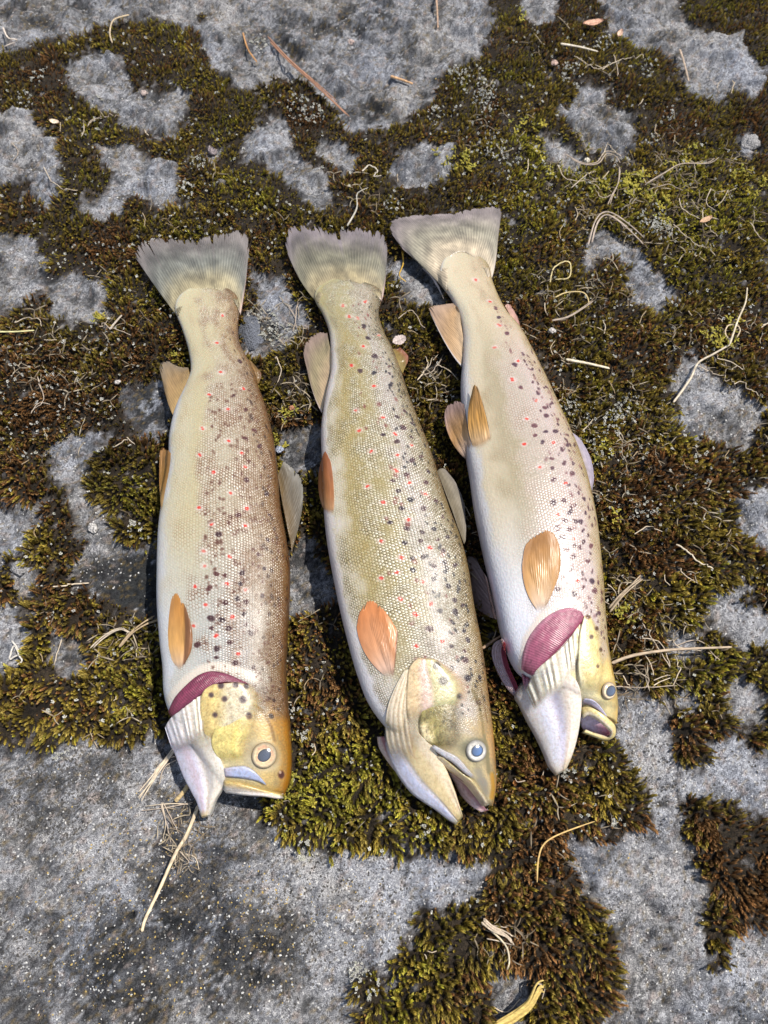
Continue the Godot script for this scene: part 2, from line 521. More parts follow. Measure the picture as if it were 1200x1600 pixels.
func moss() -> void:
	var n_tone := FastNoiseLite.new()
	n_tone.seed = 77
	n_tone.frequency = 16.0
	n_tone.fractal_octaves = 3
	# patches seen to be greener (positive) or rustier / darker (negative): x, y, radius, green, bright
	var greens := PackedFloat32Array()
	var brights := PackedFloat32Array()
	greens.resize(fw * fh)
	brights.resize(fw * fh)
	for s in [[560, 1260, 130, 0.55, 0.3], [470, 1240, 80, 0.5, 0.2], [120, 1080, 130, 0.35, 0.1], [640, 1530, 110, 0.25, 0.15], [840, 1450, 100, -0.5, 0.0], [880, 1260, 110, -0.35, 0.0],
			[1140, 1350, 110, -0.35, 0.05], [1000, 900, 130, 0.0, 0.0], [130, 880, 70, -0.7, -0.25], [60, 560, 90, -0.5, -0.25], [200, 640, 90, -0.2, -0.8], [150, 780, 110, 0.1, -0.35], [640, 800, 120, -0.1, -0.8],
			[660, 620, 90, -0.2, -0.7], [440, 560, 60, 0.0, -0.4], [740, 900, 60, 0.0, -0.7], [860, 260, 150, 0.75, 1.0], [1080, 320, 170, 0.65, 0.95], [1050, 620, 200, 0.0, 0.3], [1020, 850, 200, 0.0, 0.3], [960, 130, 150, 0.0, 0.25], [880, 1250, 120, 0.0, 0.2], [820, 380, 90, 0.2, 0.1], [1000, 560, 120, -0.1, 0.05],
			[1010, 800, 120, -0.25, -0.1], [330, 250, 110, 0.1, 0.1], [250, 60, 80, 0.1, 0.1], [60, 120, 90, -0.4, -0.2], [150, 400, 120, -0.2, 0.0], [1050, 190, 70, -0.4, 0.0], [820, 90, 90, 0.1, 0.1],
			[480, 180, 50, -0.6, 0.1], [120, 200, 50, 0.4, 0.2], [1120, 30, 70, 0.2, 0.2], [910, 640, 60, -0.2, -0.3], [330, 320, 90, 0.3, 0.2], [100, 640, 110, -0.35, -0.35], [250, 520, 60, -0.3, -0.3], [990, 1060, 70, 0.2, 0.1]]:
		var p := at(s[0], s[1], 0.004)
		var r: float = s[2] * 0.00056
		for j in range(maxi(0, int((p.z - r - Z0) / CELL)), mini(fh - 1, int((p.z + r - Z0) / CELL))):
			for i in range(maxi(0, int((p.x - r - X0) / CELL)), mini(fw - 1, int((p.x + r - X0) / CELL))):
				var d := Vector2(X0 + i * CELL - p.x, Z0 + j * CELL - p.z).length() / r
				var k := 1.0 - smoothstep(0.2, 1.0, d)
				greens[j * fw + i] += s[3] * k
				brights[j * fw + i] += s[4] * k
	var bufs := [PackedFloat32Array(), PackedFloat32Array(), PackedFloat32Array()]
	var step := 0.0019
	var cols := int((X1 - X0) / step)
	var rows := int((Z1 - Z0) / step)
	for j in rows:
		for i in cols:
			var x := X0 + (i + rng.randf()) * step
			var z := Z0 + (j + rng.randf()) * step
			var rock := rockness(x, z)
			if rock > 0.47 + rng.randf_range(-0.14, 0.07):
				continue
			var thin := n_mid.get_noise_2d(x * 0.7 + 40.0, z * 0.7)
			if rng.randf() < maxf(smoothstep(0.1, 0.5, thin) * 0.55, smoothstep(0.28, 0.47, rock) * 0.5):
				continue
			var green := n_tone.get_noise_2d(x, z) * 1.1
			var bright := n_tone.get_noise_2d(x * 0.8 + 50.0, z * 0.8) * 0.8
			var at_cell := mini(fh - 1, int((z - Z0) / CELL)) * fw + mini(fw - 1, int((x - X0) / CELL))
			green += greens[at_cell]
			bright += brights[at_cell]
			var kind := 0
			var pick := green + rng.randf_range(-0.5, 0.5)
			if pick < -0.28:
				kind = 1
			elif pick > 0.62:
				kind = 2
			# shoots lean out of their cushion at its edge, and otherwise in drifting tufts
			var e := 0.006
			var gx := rockness(x + e, z) - rockness(x - e, z)
			var gz := rockness(x, z + e) - rockness(x, z - e)
			var lean := Vector3(gx, 0, gz) * 1.3
			if lean.length() > 1.0:
				lean = lean.normalized()
			var a1 := n_mid.get_noise_2d(x * 0.9 + 80.0, z * 0.9) * 5.0
			lean += Vector3(cos(a1), 0, sin(a1)) * 0.55 + Vector3(-0.05, 0, 0.38) + Vector3(rng.randf_range(-0.4, 0.4), 0, rng.randf_range(-0.4, 0.4))
			var up := (Vector3.UP + lean * 0.85).normalized()
			var side := up.cross(Vector3(rng.randf_range(-1, 1), 0.2, rng.randf_range(-1, 1))).normalized()
			var fwd := side.cross(up)
			var tall := (0.0058 + 0.0018 * n_mid.get_noise_2d(x * 1.4, z * 1.4 + 9.0)) * rng.randf_range(0.72, 1.25)
			tall *= lerpf(1.12, 0.72, smoothstep(0.1, 0.6, -z))
			tall *= lerpf(0.42, 1.0, smoothstep(0.0, 0.30, 0.48 - rock)) * (1.0 - 0.3 * smoothstep(0.05, 0.5, thin))
			var wide := tall * rng.randf_range(0.85, 1.15)
			var y := ground_h(x, z) - 0.0006
			var lum := clampf(1.32 + 0.6 * bright, 0.30, 2.0) * rng.randf_range(0.5, 1.4)
			var t := Color(0.250, 0.180, 0.028)
			if kind == 1:
				t = Color(0.215, 0.098, 0.036)
			elif kind == 2:
				t = Color(0.285, 0.250, 0.028)
			t = t.lerp(Color(0.20, 0.16, 0.09), rng.randf() * 0.35)
			var b: PackedFloat32Array = bufs[kind]
			b.append_array([side.x * wide, up.x * tall, fwd.x * wide, x, side.y * wide, up.y * tall, fwd.y * wide, y, side.z * wide, up.z * tall, fwd.z * wide, z, t.r * lum, t.g * lum, t.b * lum, 1.0])
			bufs[kind] = b
	var mat := plain(0.75, 0.3)
	mat.backlight_enabled = true
	mat.backlight = Color(0.3, 0.3, 0.2)
	var names := ["olive_moss", "rust_moss", "green_moss"]
	var labels := ["olive brown moss shoots carpeting the rock around the three trout", "rust brown dry moss shoots mixed through the olive moss on the rock", "bright yellow green moss shoots in patches near the trout heads and upper right"]
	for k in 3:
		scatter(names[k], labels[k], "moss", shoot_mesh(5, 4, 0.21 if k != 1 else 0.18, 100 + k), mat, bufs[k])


func scatter(called: String, text: String, category: String, mesh: Mesh, mat: Material, buf: PackedFloat32Array) -> void:
	var mm := MultiMesh.new()
	mm.transform_format = MultiMesh.TRANSFORM_3D
	mm.use_colors = true
	mm.mesh = mesh
	mm.instance_count = buf.size() / 16
	for k in mm.instance_count:
		var b := k * 16
		mm.set_instance_transform(k, Transform3D(Vector3(buf[b], buf[b + 4], buf[b + 8]), Vector3(buf[b + 1], buf[b + 5], buf[b + 9]), Vector3(buf[b + 2], buf[b + 6], buf[b + 10]), Vector3(buf[b + 3], buf[b + 7], buf[b + 11])))
		mm.set_instance_color(k, Color(buf[b + 12], buf[b + 13], buf[b + 14]))
	var o := MultiMeshInstance3D.new()
	o.name = called
	o.multimesh = mm
	o.material_override = mat
	add_child(o, true)
	label(o, text, category, "", "stuff")


# ---------------------------------------------------------------- trout
# A trout is one lofted skin between its belly line and its back line (both lie in the fish's middle plane, which is level: the fish lies on its side).
class Trout:
	var node: Node3D
	var origin: Vector3
	var belly := PackedVector3Array()
	var back := PackedVector3Array()
	var thick := PackedFloat32Array()
	var n := 260
	var exponent := 0.74

	func mid_h(t: float) -> float:
		var f := clampf(t, 0.0, 1.0) * (n - 1)
		var i := mini(int(f), n - 2)
		return lerpf(belly[i].y, belly[i + 1].y, f - i)

	func half(t: float) -> float:
		var f := clampf(t, 0.0, 1.0) * (n - 1)
		var i := mini(int(f), n - 2)
		return lerpf(thick[i], thick[i + 1], f - i)

	func skin(t: float, q: float) -> Vector3:
		var f := clampf(t, 0.0, 1.0) * (n - 1)
		var i := mini(int(f), n - 2)
		var a := belly[i].lerp(belly[i + 1], f - i)
		var b := back[i].lerp(back[i + 1], f - i)
		var p := a.lerp(b, q)
		p.y += half(t) * pow(maxf(0.0, 4.0 * q * (1.0 - q)), 0.5 * exponent)
		return p

	# (t, q) of the point of the skin above that place
	func find(x: float, z: float) -> Vector2:
		var lo := 0
		var hi := n - 1
		var p := Vector2(x, z)
		while hi - lo > 1:
			var k := (lo + hi) / 2
			if side(k, p) > 0.0:
				lo = k
			else:
				hi = k
		var s0 := side(lo, p)
		var s1 := side(hi, p)
		var w := clampf(s0 / (s0 - s1) if absf(s0 - s1) > 1e-9 else 0.0, 0.0, 1.0)
		var a := belly[lo].lerp(belly[hi], w)
		var b := back[lo].lerp(back[hi], w)
		var ab := Vector2(b.x - a.x, b.z - a.z)
		var q := (p - Vector2(a.x, a.z)).dot(ab) / maxf(ab.length_squared(), 1e-9)
		return Vector2((lo + w) / (n - 1), q)

	func side(k: int, p: Vector2) -> float:
		var a := Vector2(belly[k].x, belly[k].z)
		var b := Vector2(back[k].x, back[k].z)
		return (b - a).cross(p - a) / maxf((b - a).length(), 1e-6)


func spline(rows: Array, t: float) -> PackedFloat32Array:
	var m := rows.size() - 1
	var f := clampf(t, 0.0, 1.0) * m
	var i := mini(int(f), m - 1)
	f -= i
	var a = rows[maxi(i - 1, 0)]
	var b = rows[i]
	var c = rows[i + 1]
	var d = rows[mini(i + 2, m)]
	var out := PackedFloat32Array()
	out.resize(b.size())
	for k in b.size():
		out[k] = cubic_interpolate(b[k], c[k], a[k], d[k], f)
	return out


# rings: belly x, belly y, back x, back y in the photograph, half thickness and height of the middle plane in millimetres
func make_trout(text: String, rings: Array) -> Trout:
	var f := Trout.new()
	f.belly.resize(f.n)
	f.back.resize(f.n)
	f.thick.resize(f.n)
	for k in f.n:
		var r := spline(rings, k / float(f.n - 1))
		f.belly[k] = at(r[0], r[1], r[5] * MM)
		f.back[k] = at(r[2], r[3], r[5] * MM)
		f.thick[k] = r[4] * 0.93 * MM
	var c := (f.belly[f.n / 2] + f.back[f.n / 2]) * 0.5
	f.origin = Vector3(c.x, ground_h(c.x, c.z), c.z)
	f.node = Node3D.new()
	f.node.name = "brown_trout"
	f.node.position = f.origin
	add_child(f.node, true)
	label(f.node, text, "fish", "trout laid side by side on the mossy rock")
	return f


# the point of the skin (raised by off) that is seen at that spot of the photograph
func on_skin(f: Trout, x: float, y: float, off: float) -> Vector3:
	var h := f.mid_h(0.5) + f.half(0.5) * 0.7
	var p := at(x, y, h)
	for k in 5:
		var w := f.find(p.x, p.z)
		var q := clampf(w.y, 0.0, 1.0)
		h = lerpf(h, f.mid_h(w.x) + f.half(w.x) * pow(maxf(0.0, 4.0 * q * (1.0 - q)), 0.5 * f.exponent) + off, 0.85)
		p = at(x, y, h)
	return p


const TW := 352
const TL := 1344


class Paint:
	var rgb := PackedByteArray()
	var relief := PackedByteArray()

	func dab(u: float, v: float, ru: float, rv: float, c: Color, strength: float, soft: float, raise := 0.0) -> void:
		var x := u * (TW - 1)
		var y := v * (TL - 1)
		var a := ru * (TW - 1)
		var b := rv * (TL - 1)
		for j in range(maxi(0, int(y - b)), mini(TL - 1, int(y + b) + 1) + 1):
			for i in range(maxi(0, int(x - a)), mini(TW - 1, int(x + a) + 1) + 1):
				var d := sqrt((i - x) * (i - x) / (a * a) + (j - y) * (j - y) / (b * b))
				if d < 1.0:
					var k := strength * (1.0 - smoothstep(1.0 - soft, 1.0, d)) * clampf((relief[j * TW + i] - 74) / 50.0, 0.88, 1.08)
					var at_ := (j * TW + i) * 3
					rgb[at_] = int(lerpf(rgb[at_], c.r * 255.0, k))
					rgb[at_ + 1] = int(lerpf(rgb[at_ + 1], c.g * 255.0, k))
					rgb[at_ + 2] = int(lerpf(rgb[at_ + 2], c.b * 255.0, k))
					if raise != 0.0:
						relief[j * TW + i] = clampi(int(relief[j * TW + i] + raise * k), 0, 255)


# a dab of colour on the skin; the radius is in pixels of the photograph
func dab(f: Trout, p: Paint, x: float, y: float, r: float, c: Color, strength: float, soft := 0.6, raise := 0.0) -> void:
	var w := on_skin(f, x, y, 0.0)
	var s := f.find(w.x, w.z)
	var q := clampf(s.y, 0.0, 1.0)
	var u := acos(1.0 - 2.0 * q) / PI
	var i := clampi(int(s.x * (f.n - 1)), 1, f.n - 2)
	var wide := f.belly[i].distance_to(f.back[i])
	var long := (f.belly[i + 1] + f.back[i + 1]).distance_to(f.belly[i - 1] + f.back[i - 1]) * 0.25 * (f.n - 1)
	var m := r * 0.00037
	p.dab(u, s.x, m / (wide * 1.22), m / long, c, strength, soft, raise)


func stroke(f: Trout, p: Paint, pts: Array, r: float, c: Color, strength: float, soft := 0.6, raise := 0.0) -> void:
	for k in range(0, pts.size() - 2, 2):
		var a := Vector2(pts[k], pts[k + 1])
		var b := Vector2(pts[k + 2], pts[k + 3])
		var m := maxi(2, int(a.distance_to(b) / (r * 0.5)))
		for i in m:
			var q := a.lerp(b, i / float(m))
			dab(f, p, q.x, q.y, r, c, strength, soft, raise)


func ramp(stops: Array) -> PackedColorArray:
	# 256 colours from [place, r, g, b] stops
	var out := PackedColorArray()
	for k in 256:
		var p := k / 255.0
		var i := 0
		while i < stops.size() - 2 and stops[i + 1][0] < p:
			i += 1
		var a = stops[i]
		var b = stops[i + 1]
		var w := smoothstep(0.0, 1.0, clampf((p - a[0]) / (b[0] - a[0]), 0.0, 1.0))
		out.append(Color(lerpf(a[1], b[1], w), lerpf(a[2], b[2], w), lerpf(a[3], b[3], w)) / 255.0)
	return out


# how: tail, trunk, fore, head ramps over the flank from belly (0) to back (1), their places along the fish, the scale net and its tint
func skin_paint(how: Dictionary, seed_: int) -> Paint:
	var p := Paint.new()
	p.rgb.resize(TW * TL * 3)
	p.relief.resize(TW * TL)
	var n1 := FastNoiseLite.new()
	n1.seed = seed_
	n1.frequency = 0.014
	n1.fractal_octaves = 4
	var n2 := FastNoiseLite.new()
	n2.seed = seed_ + 1
	n2.frequency = 0.12
	n2.fractal_octaves = 2
	var tail: PackedColorArray = ramp(how.tail)
	var trunk: PackedColorArray = ramp(how.trunk)
	var fore: PackedColorArray = ramp(how.fore)
	var head: PackedColorArray = ramp(how.head)
	var net: PackedColorArray = ramp(how.net)      # r: strength of the net, g: brightness of scale centres, b: blotches
	var net_tint: Color = how.net_tint
	var t0: float = how.places[0]
	var t1: float = how.places[1]
	var t2: float = how.places[2]
	var across := 66.0
	var along := 255.0
	for j in TL:
		var t := j / float(TL - 1)
		var wt := 1.0 - smoothstep(t0 - 0.09, t0 + 0.09, t)
		var wf := smoothstep(t1 - 0.1, t1 + 0.1, t)
		var wh0 := t - t2
		for i in TW:
			var a := n1.get_noise_2d(i, j * 0.8)
			var b := n2.get_noise_2d(i, j)
			var wh := smoothstep(-0.03, 0.035, wh0 + 0.03 * a)
			var u := i / float(TW - 1)
			var k := clampi(int((u + 0.085 * a + 0.02 * b) * 255.0), 0, 255)
			var c := trunk[k]
			if wt > 0.0:
				c = c.lerp(tail[k], wt)
			if wf > 0.0:
				c = c.lerp(fore[k], wf)
			# scales: rows offset by half a scale, each row overlapping the next, never quite regular
			var sv := u * across + 0.55 * a + 0.10 * b
			var su := t * along + 1.6 * a + 0.14 * b
			var row := floori(sv)
			var d := 9.0
			var d2 := 9.0
			var col := 0.0
			for rr in [row - 1, row, row + 1]:
				var shift: float = 0.5 * (int(rr) & 1)
				var cx: float = floorf(su - shift) + 0.5 + shift
				for cc in [cx - 1.0, cx, cx + 1.0]:
					var ex: float = su - cc
					var ey: float = (sv - rr - 0.5) * 0.87
					var e := ex * ex + ey * ey
					if e < d:
						d2 = d
						d = e
						col = cc * 7.0 + rr * 57.0
					elif e < d2:
						d2 = e
			d = sqrt(d)
			d2 = sqrt(d2)
			var nk := net[k]
			var power := (1.0 - wh) * nk.r * 2.0 * (1.0 + 0.8 * a)
			var edge := 1.0 - smoothstep(0.02, 0.30, d2 - d)
			var cell := sin(col * 12.9898) * 43758.5453
			cell = cell - floorf(cell)
			c = c.lerp(net_tint, clampf(edge * power * (0.85 + 0.8 * a), 0.0, 0.9))
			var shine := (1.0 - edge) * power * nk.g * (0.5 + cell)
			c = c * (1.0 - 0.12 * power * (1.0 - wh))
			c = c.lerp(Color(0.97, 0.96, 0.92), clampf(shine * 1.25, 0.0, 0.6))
			var blot := smoothstep(0.12, 0.5, a + 0.45 * b) * nk.b * (1.0 - wh)
			c = c.lerp(net_tint, blot * 0.6)
			if wh > 0.0:
				var hc := head[k] * (1.0 + 0.16 * a + 0.10 * b)
				c = c.lerp(hc, wh)
			c = c * (1.0 + 0.07 * a + 0.05 * b)
			var o := (j * TW + i) * 3
			p.rgb[o] = clampi(int(c.r * 255.0), 0, 255)
			p.rgb[o + 1] = clampi(int(c.g * 255.0), 0, 255)
			p.rgb[o + 2] = clampi(int(c.b * 255.0), 0, 255)
			p.relief[j * TW + i] = clampi(int(128.0 + (1.0 - wh) * (0.06 + power) * 75.0 * (0.5 - d) + (7.0 * b + 5.0 * a) * (1.0 - 0.6 * wh)), 0, 255)
	return p


func finish_body(f: Trout, p: Paint) -> void:
	var mat := StandardMaterial3D.new()
	mat.albedo_texture = ImageTexture.create_from_image(Image.create_from_data(TW, TL, false, Image.FORMAT_RGB8, p.rgb))
	mat.albedo_color = Color(0.82, 0.82, 0.83)
	mat.roughness = 0.31
	mat.metallic_specular = 0.5
	mat.heightmap_enabled = true
	mat.heightmap_texture = ImageTexture.create_from_image(Image.create_from_data(TW, TL, false, Image.FORMAT_L8, p.relief))
	mat.heightmap_scale = 0.26
	mat.clearcoat_enabled = true
	mat.clearcoat = 0.08
	mat.clearcoat_roughness = 0.3
	mat.texture_repeat = false
	mat.subsurf_scatter_enabled = true
	mat.subsurf_scatter_strength = 0.08
	var v := PackedVector3Array()
	var uv := PackedVector2Array()
	var idx := PackedInt32Array()
	var nt := 300
	var na := 120
	for j in nt + 1:
		var t := j / float(nt)
		var y0 := f.mid_h(t)
		var endk := sqrt(clampf(minf(t, 1.0 - t) / 0.012, 0.03, 1.0))
		for i in na:
			var phi := TAU * i / na
			var q := (1.0 - cos(phi)) * 0.5
			var s := f.skin(t, q)
			var up := (s.y - y0) * endk * (1.0 if phi <= PI else -1.0)
			v.append(Vector3(s.x, y0 + up, s.z) - f.origin)
			uv.append(Vector2((phi if phi <= PI else TAU - phi) / PI, t))
	for j in nt:
		for i in na:
			var a := j * na + i
			var b := j * na + (i + 1) % na
			idx.append_array([a, b, a + na, b, b + na, a + na])
	for e in [0, nt]:
		var c := v.size()
		v.append((v[e * na] + v[e * na + na / 2]) * 0.5)
		uv.append(Vector2(0.5, e / float(nt)))
		for i in na:
			var a: int = e * na + i
			var b: int = e * na + (i + 1) % na
			if e == 0:
				idx.append_array([c, a, b])
			else:
				idx.append_array([c, b, a])
	mesh_of("body", v, PackedColorArray(), uv, idx, mat, f.node)


# closes an upper and a lower grid of points (w points a row, nt + 1 rows) into one thin solid
func shell(called: String, v: PackedVector3Array, low: PackedVector3Array, c: PackedColorArray, w: int, nt: int, mat: Material, f: Trout) -> MeshInstance3D:
	var m := v.size()
	v.append_array(low)
	c.append_array(c.duplicate())
	var idx := PackedInt32Array()
	for j in nt:
		for i in w - 1:
			var a := j * w + i
			idx.append_array([a, a + w, a + 1, a + 1, a + w, a + w + 1])
			idx.append_array([m + a, m + a + 1, m + a + w, m + a + 1, m + a + w + 1, m + a + w])
		var l := j * w
		var r := j * w + w - 1
		idx.append_array([l + w, l, l + m, l + w, l + m, l + w + m, r, r + w, r + m, r + w, r + w + m, r + m])
	for i in w - 1:
		var b := nt * w + i
		idx.append_array([i, i + 1, i + m, i + 1, i + 1 + m, i + m, b + 1, b, b + m, b + 1, b + m, b + 1 + m])
	var facing := 0.0
	for j in nt:
		for i in w - 1:
			var a := j * w + i
			facing += (v[a + 1] - v[a]).cross(v[a + w] - v[a]).y
	if facing < 0.0:
		for k in range(0, idx.size(), 3):
			var h := idx[k + 1]
			idx[k + 1] = idx[k + 2]
			idx[k + 2] = h
	return mesh_of(called, v, c, PackedVector2Array(), idx, mat, f.node)


# a plate of flesh or bone between two edges. rings: edge A x, y, edge B x, y in the photograph and, where it is not laid over the skin, the heights of A and B in millimetres.
# look(t, q) gives the colour (sRGB), swell(t, q) the height in millimetres above the base
func plate(f: Trout, called: String, rings: Array, off: float, thick: float, look: Callable, swell: Callable, mat: Material, nt := 60, nq := 44, fade := Vector4.ZERO) -> MeshInstance3D:
	# fade: how far the plate melts into the skin at edge A, edge B, the first and the last ring
	var v := PackedVector3Array()
	var c := PackedColorArray()
	var free: bool = rings[0].size() > 4
	var low := PackedVector3Array()
	for j in nt + 1:
		var t := j / float(nt)
		var r := spline(rings, t)
		for i in nq + 1:
			var q := i / float(nq)
			var x := lerpf(r[0], r[2], q)
			var y := lerpf(r[1], r[3], q)
			var lift: float = swell.call(t, q)
			var p: Vector3
			var keep := 1.0
			for e in [[q, fade.x], [1.0 - q, fade.y], [t, fade.z], [1.0 - t, fade.w]]:
				if e[1] > 0.0:
					keep *= smoothstep(0.0, 1.0, clampf(e[0] / e[1], 0.0, 1.0))
			if free:
				p = at(x, y, (lerpf(r[4], r[5], q) + lift) * MM)
				var w := f.find(p.x, p.z)
				if w.y > 0.02 and w.y < 0.98 and w.x < 0.999:
					p = at(x, y, maxf(p.y, f.skin(w.x, w.y).y + (0.7 + 0.5 * lift) * MM))
			else:
				p = on_skin(f, x, y, (0.25 + (off + lift - 0.25) * keep) * MM)
			var edge := minf(minf(q, 1.0 - q) * nq, minf(t, 1.0 - t) * nt)
			if edge < 1.0:
				p.y -= thick * MM * 0.4
			var col: Color = look.call(t, q)
			col.a = keep
			v.append(p - f.origin)
			low.append(Vector3(p.x, p.y - thick * MM * (1.0 if edge >= 1.0 else 0.4), p.z) - f.origin)
			c.append(col.srgb_to_linear())
	return shell(called, v, low, c, nq + 1, nt, mat, f)


# a fin: rays run from the base over a middle point to the tip. rays: base x, y, middle x, y, tip x, y and the three heights in millimetres
func fin(f: Trout, called: String, rays: Array, count: float, root: Color, mid: Color, tip: Color, ragged: float, mat: Material, seed_: int, edge_tint := Color(-1, 0, 0), clear_tip := 0.85, edge_from := 0.93) -> MeshInstance3D:
	var n := FastNoiseLite.new()
	n.seed = seed_
	n.frequency = 1.0
	var v := PackedVector3Array()
	var c := PackedColorArray()
	var low := PackedVector3Array()
	var nt := int(clampf(count * 6.0, 60.0, 280.0))
	var under := 0.14 if called == "tail_fin" else 0.0
	var ns := 26
	for j in nt + 1:
		var t := j / float(nt)
		var r := spline(rays, t)
		var ray := t * count
		var tooth := absf(ray - floorf(ray) - 0.5) * 2.0
		var notch := absf(ray * 0.4 - floorf(ray * 0.4) - 0.5) * 2.0
		var reach := 1.0 - ragged * (0.14 * notch + 0.5 * maxf(0.0, n.get_noise_2d(ray * 2.7, 55.0)) + 0.8 * maxf(0.0, n.get_noise_2d(ray * 0.9, 3.0)) + 0.9 * maxf(0.0, n.get_noise_2d(ray * 0.22, 9.0)) + 0.9 * smoothstep(0.42, 0.5, n.get_noise_2d(ray * 0.31, 29.0)))
		for i in ns + 1:
			var s := (i / float(ns) * (1.0 + under) - under) * reach
			# through base, middle (s = 0.5) and tip
			var a := (1.0 - s) * (1.0 - 2.0 * s)
			var b := 4.0 * s * (1.0 - s)
			var d := s * (2.0 * s - 1.0)
			var x := a * r[0] + b * r[2] + d * r[4]
			var y := a * r[1] + b * r[3] + d * r[5]
			var h := a * r[6] + b * r[7] + d * r[8]
			if called == "pectoral_fin":
				h -= 3.0 * s
			h += 0.07 * cos(ray * TAU) * sin(PI * minf(s + 0.15, 1.0)) + 0.5 * n.get_noise_2d(t * 3.0, s * 2.0)
			var p := at(x, y, h * MM)
			var on := f.find(p.x, p.z)
			if called == "pelvic_fin":
				var level := at(x, y, f.mid_h(on.x) + f.half(on.x) * 0.45)
				on = f.find(level.x, level.z)
			if on.y > 0.005 and on.y < 0.995 and on.x > 0.06 and on.x < 0.99:
				p = at(x, y, maxf(p.y, f.skin(on.x, on.y).y + 0.5 * MM))
			v.append(p - f.origin)
			var fat := lerpf(0.9, 0.22, sqrt(maxf(0.0, s)))
			low.append(Vector3(p.x, p.y - fat * MM, p.z) - f.origin)
			var k := maxf(0.0, s / reach)
			var col := root.lerp(mid, smoothstep(0.0, 0.5, k)).lerp(tip, smoothstep(0.45, 1.0, k))
			var fork := absf(ray * 2.0 - floorf(ray * 2.0) - 0.5) * 2.0
			var line := lerpf(tooth, fork, smoothstep(0.4, 0.8, k))
			var rough := 1.0 if called == "tail_fin" else 0.36
			col = col * (1.0 - 0.18 * rough + rough * 0.20 * line + rough * 0.34 * n.get_noise_2d(t * 5.0 + 20.0, s * 3.0) + rough * 0.16 * n.get_noise_2d(ray * 2.0, s * 14.0))
			if edge_tint.r >= 0.0:
				col = col.lerp(edge_tint, smoothstep(edge_from, minf(1.0, edge_from + 0.07), t) * 0.85)
			col = col.clamp()
			col.a = lerpf(1.0, clear_tip, smoothstep(0.25, 1.0, k))
			if called.begins_with("pe"):
				col.a *= smoothstep(0.0, 0.16, k)
			c.append(col.srgb_to_linear())
	return shell(called, v, low, c, ns + 1, nt, mat, f)


func dome(called: String, radius: float, inner: float, high: float, tint: Callable, mat: Material, parent: Node3D, where: Transform3D) -> MeshInstance3D:
	var v := PackedVector3Array()
	var c := PackedColorArray()
	var idx := PackedInt32Array()
	var nr := 14
	var na := 40
	for j in nr + 1:
		var k := lerpf(inner, 1.0, j / float(nr))
		for i in na:
			var a := TAU * i / na
			v.append(Vector3(cos(a) * k * radius, high * sqrt(maxf(0.0, 1.0 - k * k * 0.98)), sin(a) * k * radius))
			var col: Color = tint.call(k, a)
			c.append(col.srgb_to_linear())
	for j in nr:
		for i in na:
			var a := j * na + i
			var b := j * na + (i + 1) % na
			idx.append_array([a, a + na, b, b, a + na, b + na])
	var o := mesh_of(called, v, c, PackedVector2Array(), idx, mat, parent)
	o.transform = where
	return o


# an eye on the head: a low dome with a pale ring, iris and dark pupil under a clear cornea
func eye(f: Trout, x: float, y: float, r: float, pupil_r: float, off: float, ring: Color, iris: Color, pupil: Color, tilt := 0.0) -> void:
	var p := on_skin(f, x, y, off * MM)
	var w := f.find(p.x, p.z)
	var e := 0.012
	var du := f.skin(w.x + e, clampf(w.y, 0.05, 0.95)) - f.skin(w.x - e, clampf(w.y, 0.05, 0.95))
	var dq := f.skin(w.x, clampf(w.y, 0.05, 0.95) + 0.04) - f.skin(w.x, clampf(w.y, 0.05, 0.95) - 0.04)
	var up := du.cross(dq).normalized()
	if up.y < 0.0:
		up = -up
	up = up.lerp(Vector3.UP, 0.35 - tilt).normalized()
	var sx := up.cross(Vector3(0, 0, 1)).normalized()
	var frame := Transform3D(Basis(sx, up, sx.cross(up)), p - f.origin)
	var m := r * 0.00035
	var pm := pupil_r / r
	var wet := plain(0.12)
	var o := dome("eye", m, 0.0, m * 0.42, func(k: float, a: float) -> Color:
		var n := 0.05 * sin(a * 3.0 + 1.0) + 0.03 * sin(a * 7.0) + 0.05 * speck.get_noise_2d(a * 30.0, k * 90.0)
		var col := ring.lerp(iris, 1.0 - smoothstep(0.66 + n, 0.78 + n, k))
		col = col.lerp(ring * 1.1, 1.0 - smoothstep(pm + 0.03, pm + 0.09, k))
		col = col * (0.86 + 0.22 * speck.get_noise_2d(cos(a) * 60.0 + k * 40.0, sin(a) * 60.0) + 0.14 * sin(a - 0.6))
		return col.lerp(ring * 0.58, smoothstep(0.78, 0.97, k)).clamp(), wet, f.node, frame)
	dome("pupil", m * pm, 0.0, m * 0.06, func(k: float, a: float) -> Color:
		return (pupil * (1.0 + 0.25 * sin(a + 0.8) * k)).lerp(pupil * 0.5, smoothstep(0.6, 1.0, k)).clamp(), wet, o, Transform3D(Basis(Vector3.UP, 0.6) * Basis.from_scale(Vector3(1.08, 1.0, 0.93)), Vector3(0, m * 0.395, 0)))
	var clear := StandardMaterial3D.new()
	clear.albedo_color = Color(1, 1, 1, 0.04)
	clear.transparency = BaseMaterial3D.TRANSPARENCY_ALPHA
	clear.roughness = 0.12
	dome("cornea", m * 0.95, 0.0, m * 0.30, func(_k: float, _a: float) -> Color: return Color.WHITE, clear, o, Transform3D(Basis(), Vector3(0, m * 0.22, 0)))


func flat(_t: float, _q: float) -> float:
	return 0.0


# a swelling that rises from every edge
func pillow(t: float, q: float, high: float) -> float:
	return high * pow(clampf(4.0 * q * (1.0 - q), 0.0, 1.0), 0.5) * pow(clampf(4.0 * t * (1.0 - t), 0.0, 1.0), 0.35)


func srgb(r: float, g: float, b: float) -> Color:
	return Color(r / 255.0, g / 255.0, b / 255.0)


var speck := FastNoiseLite.new()


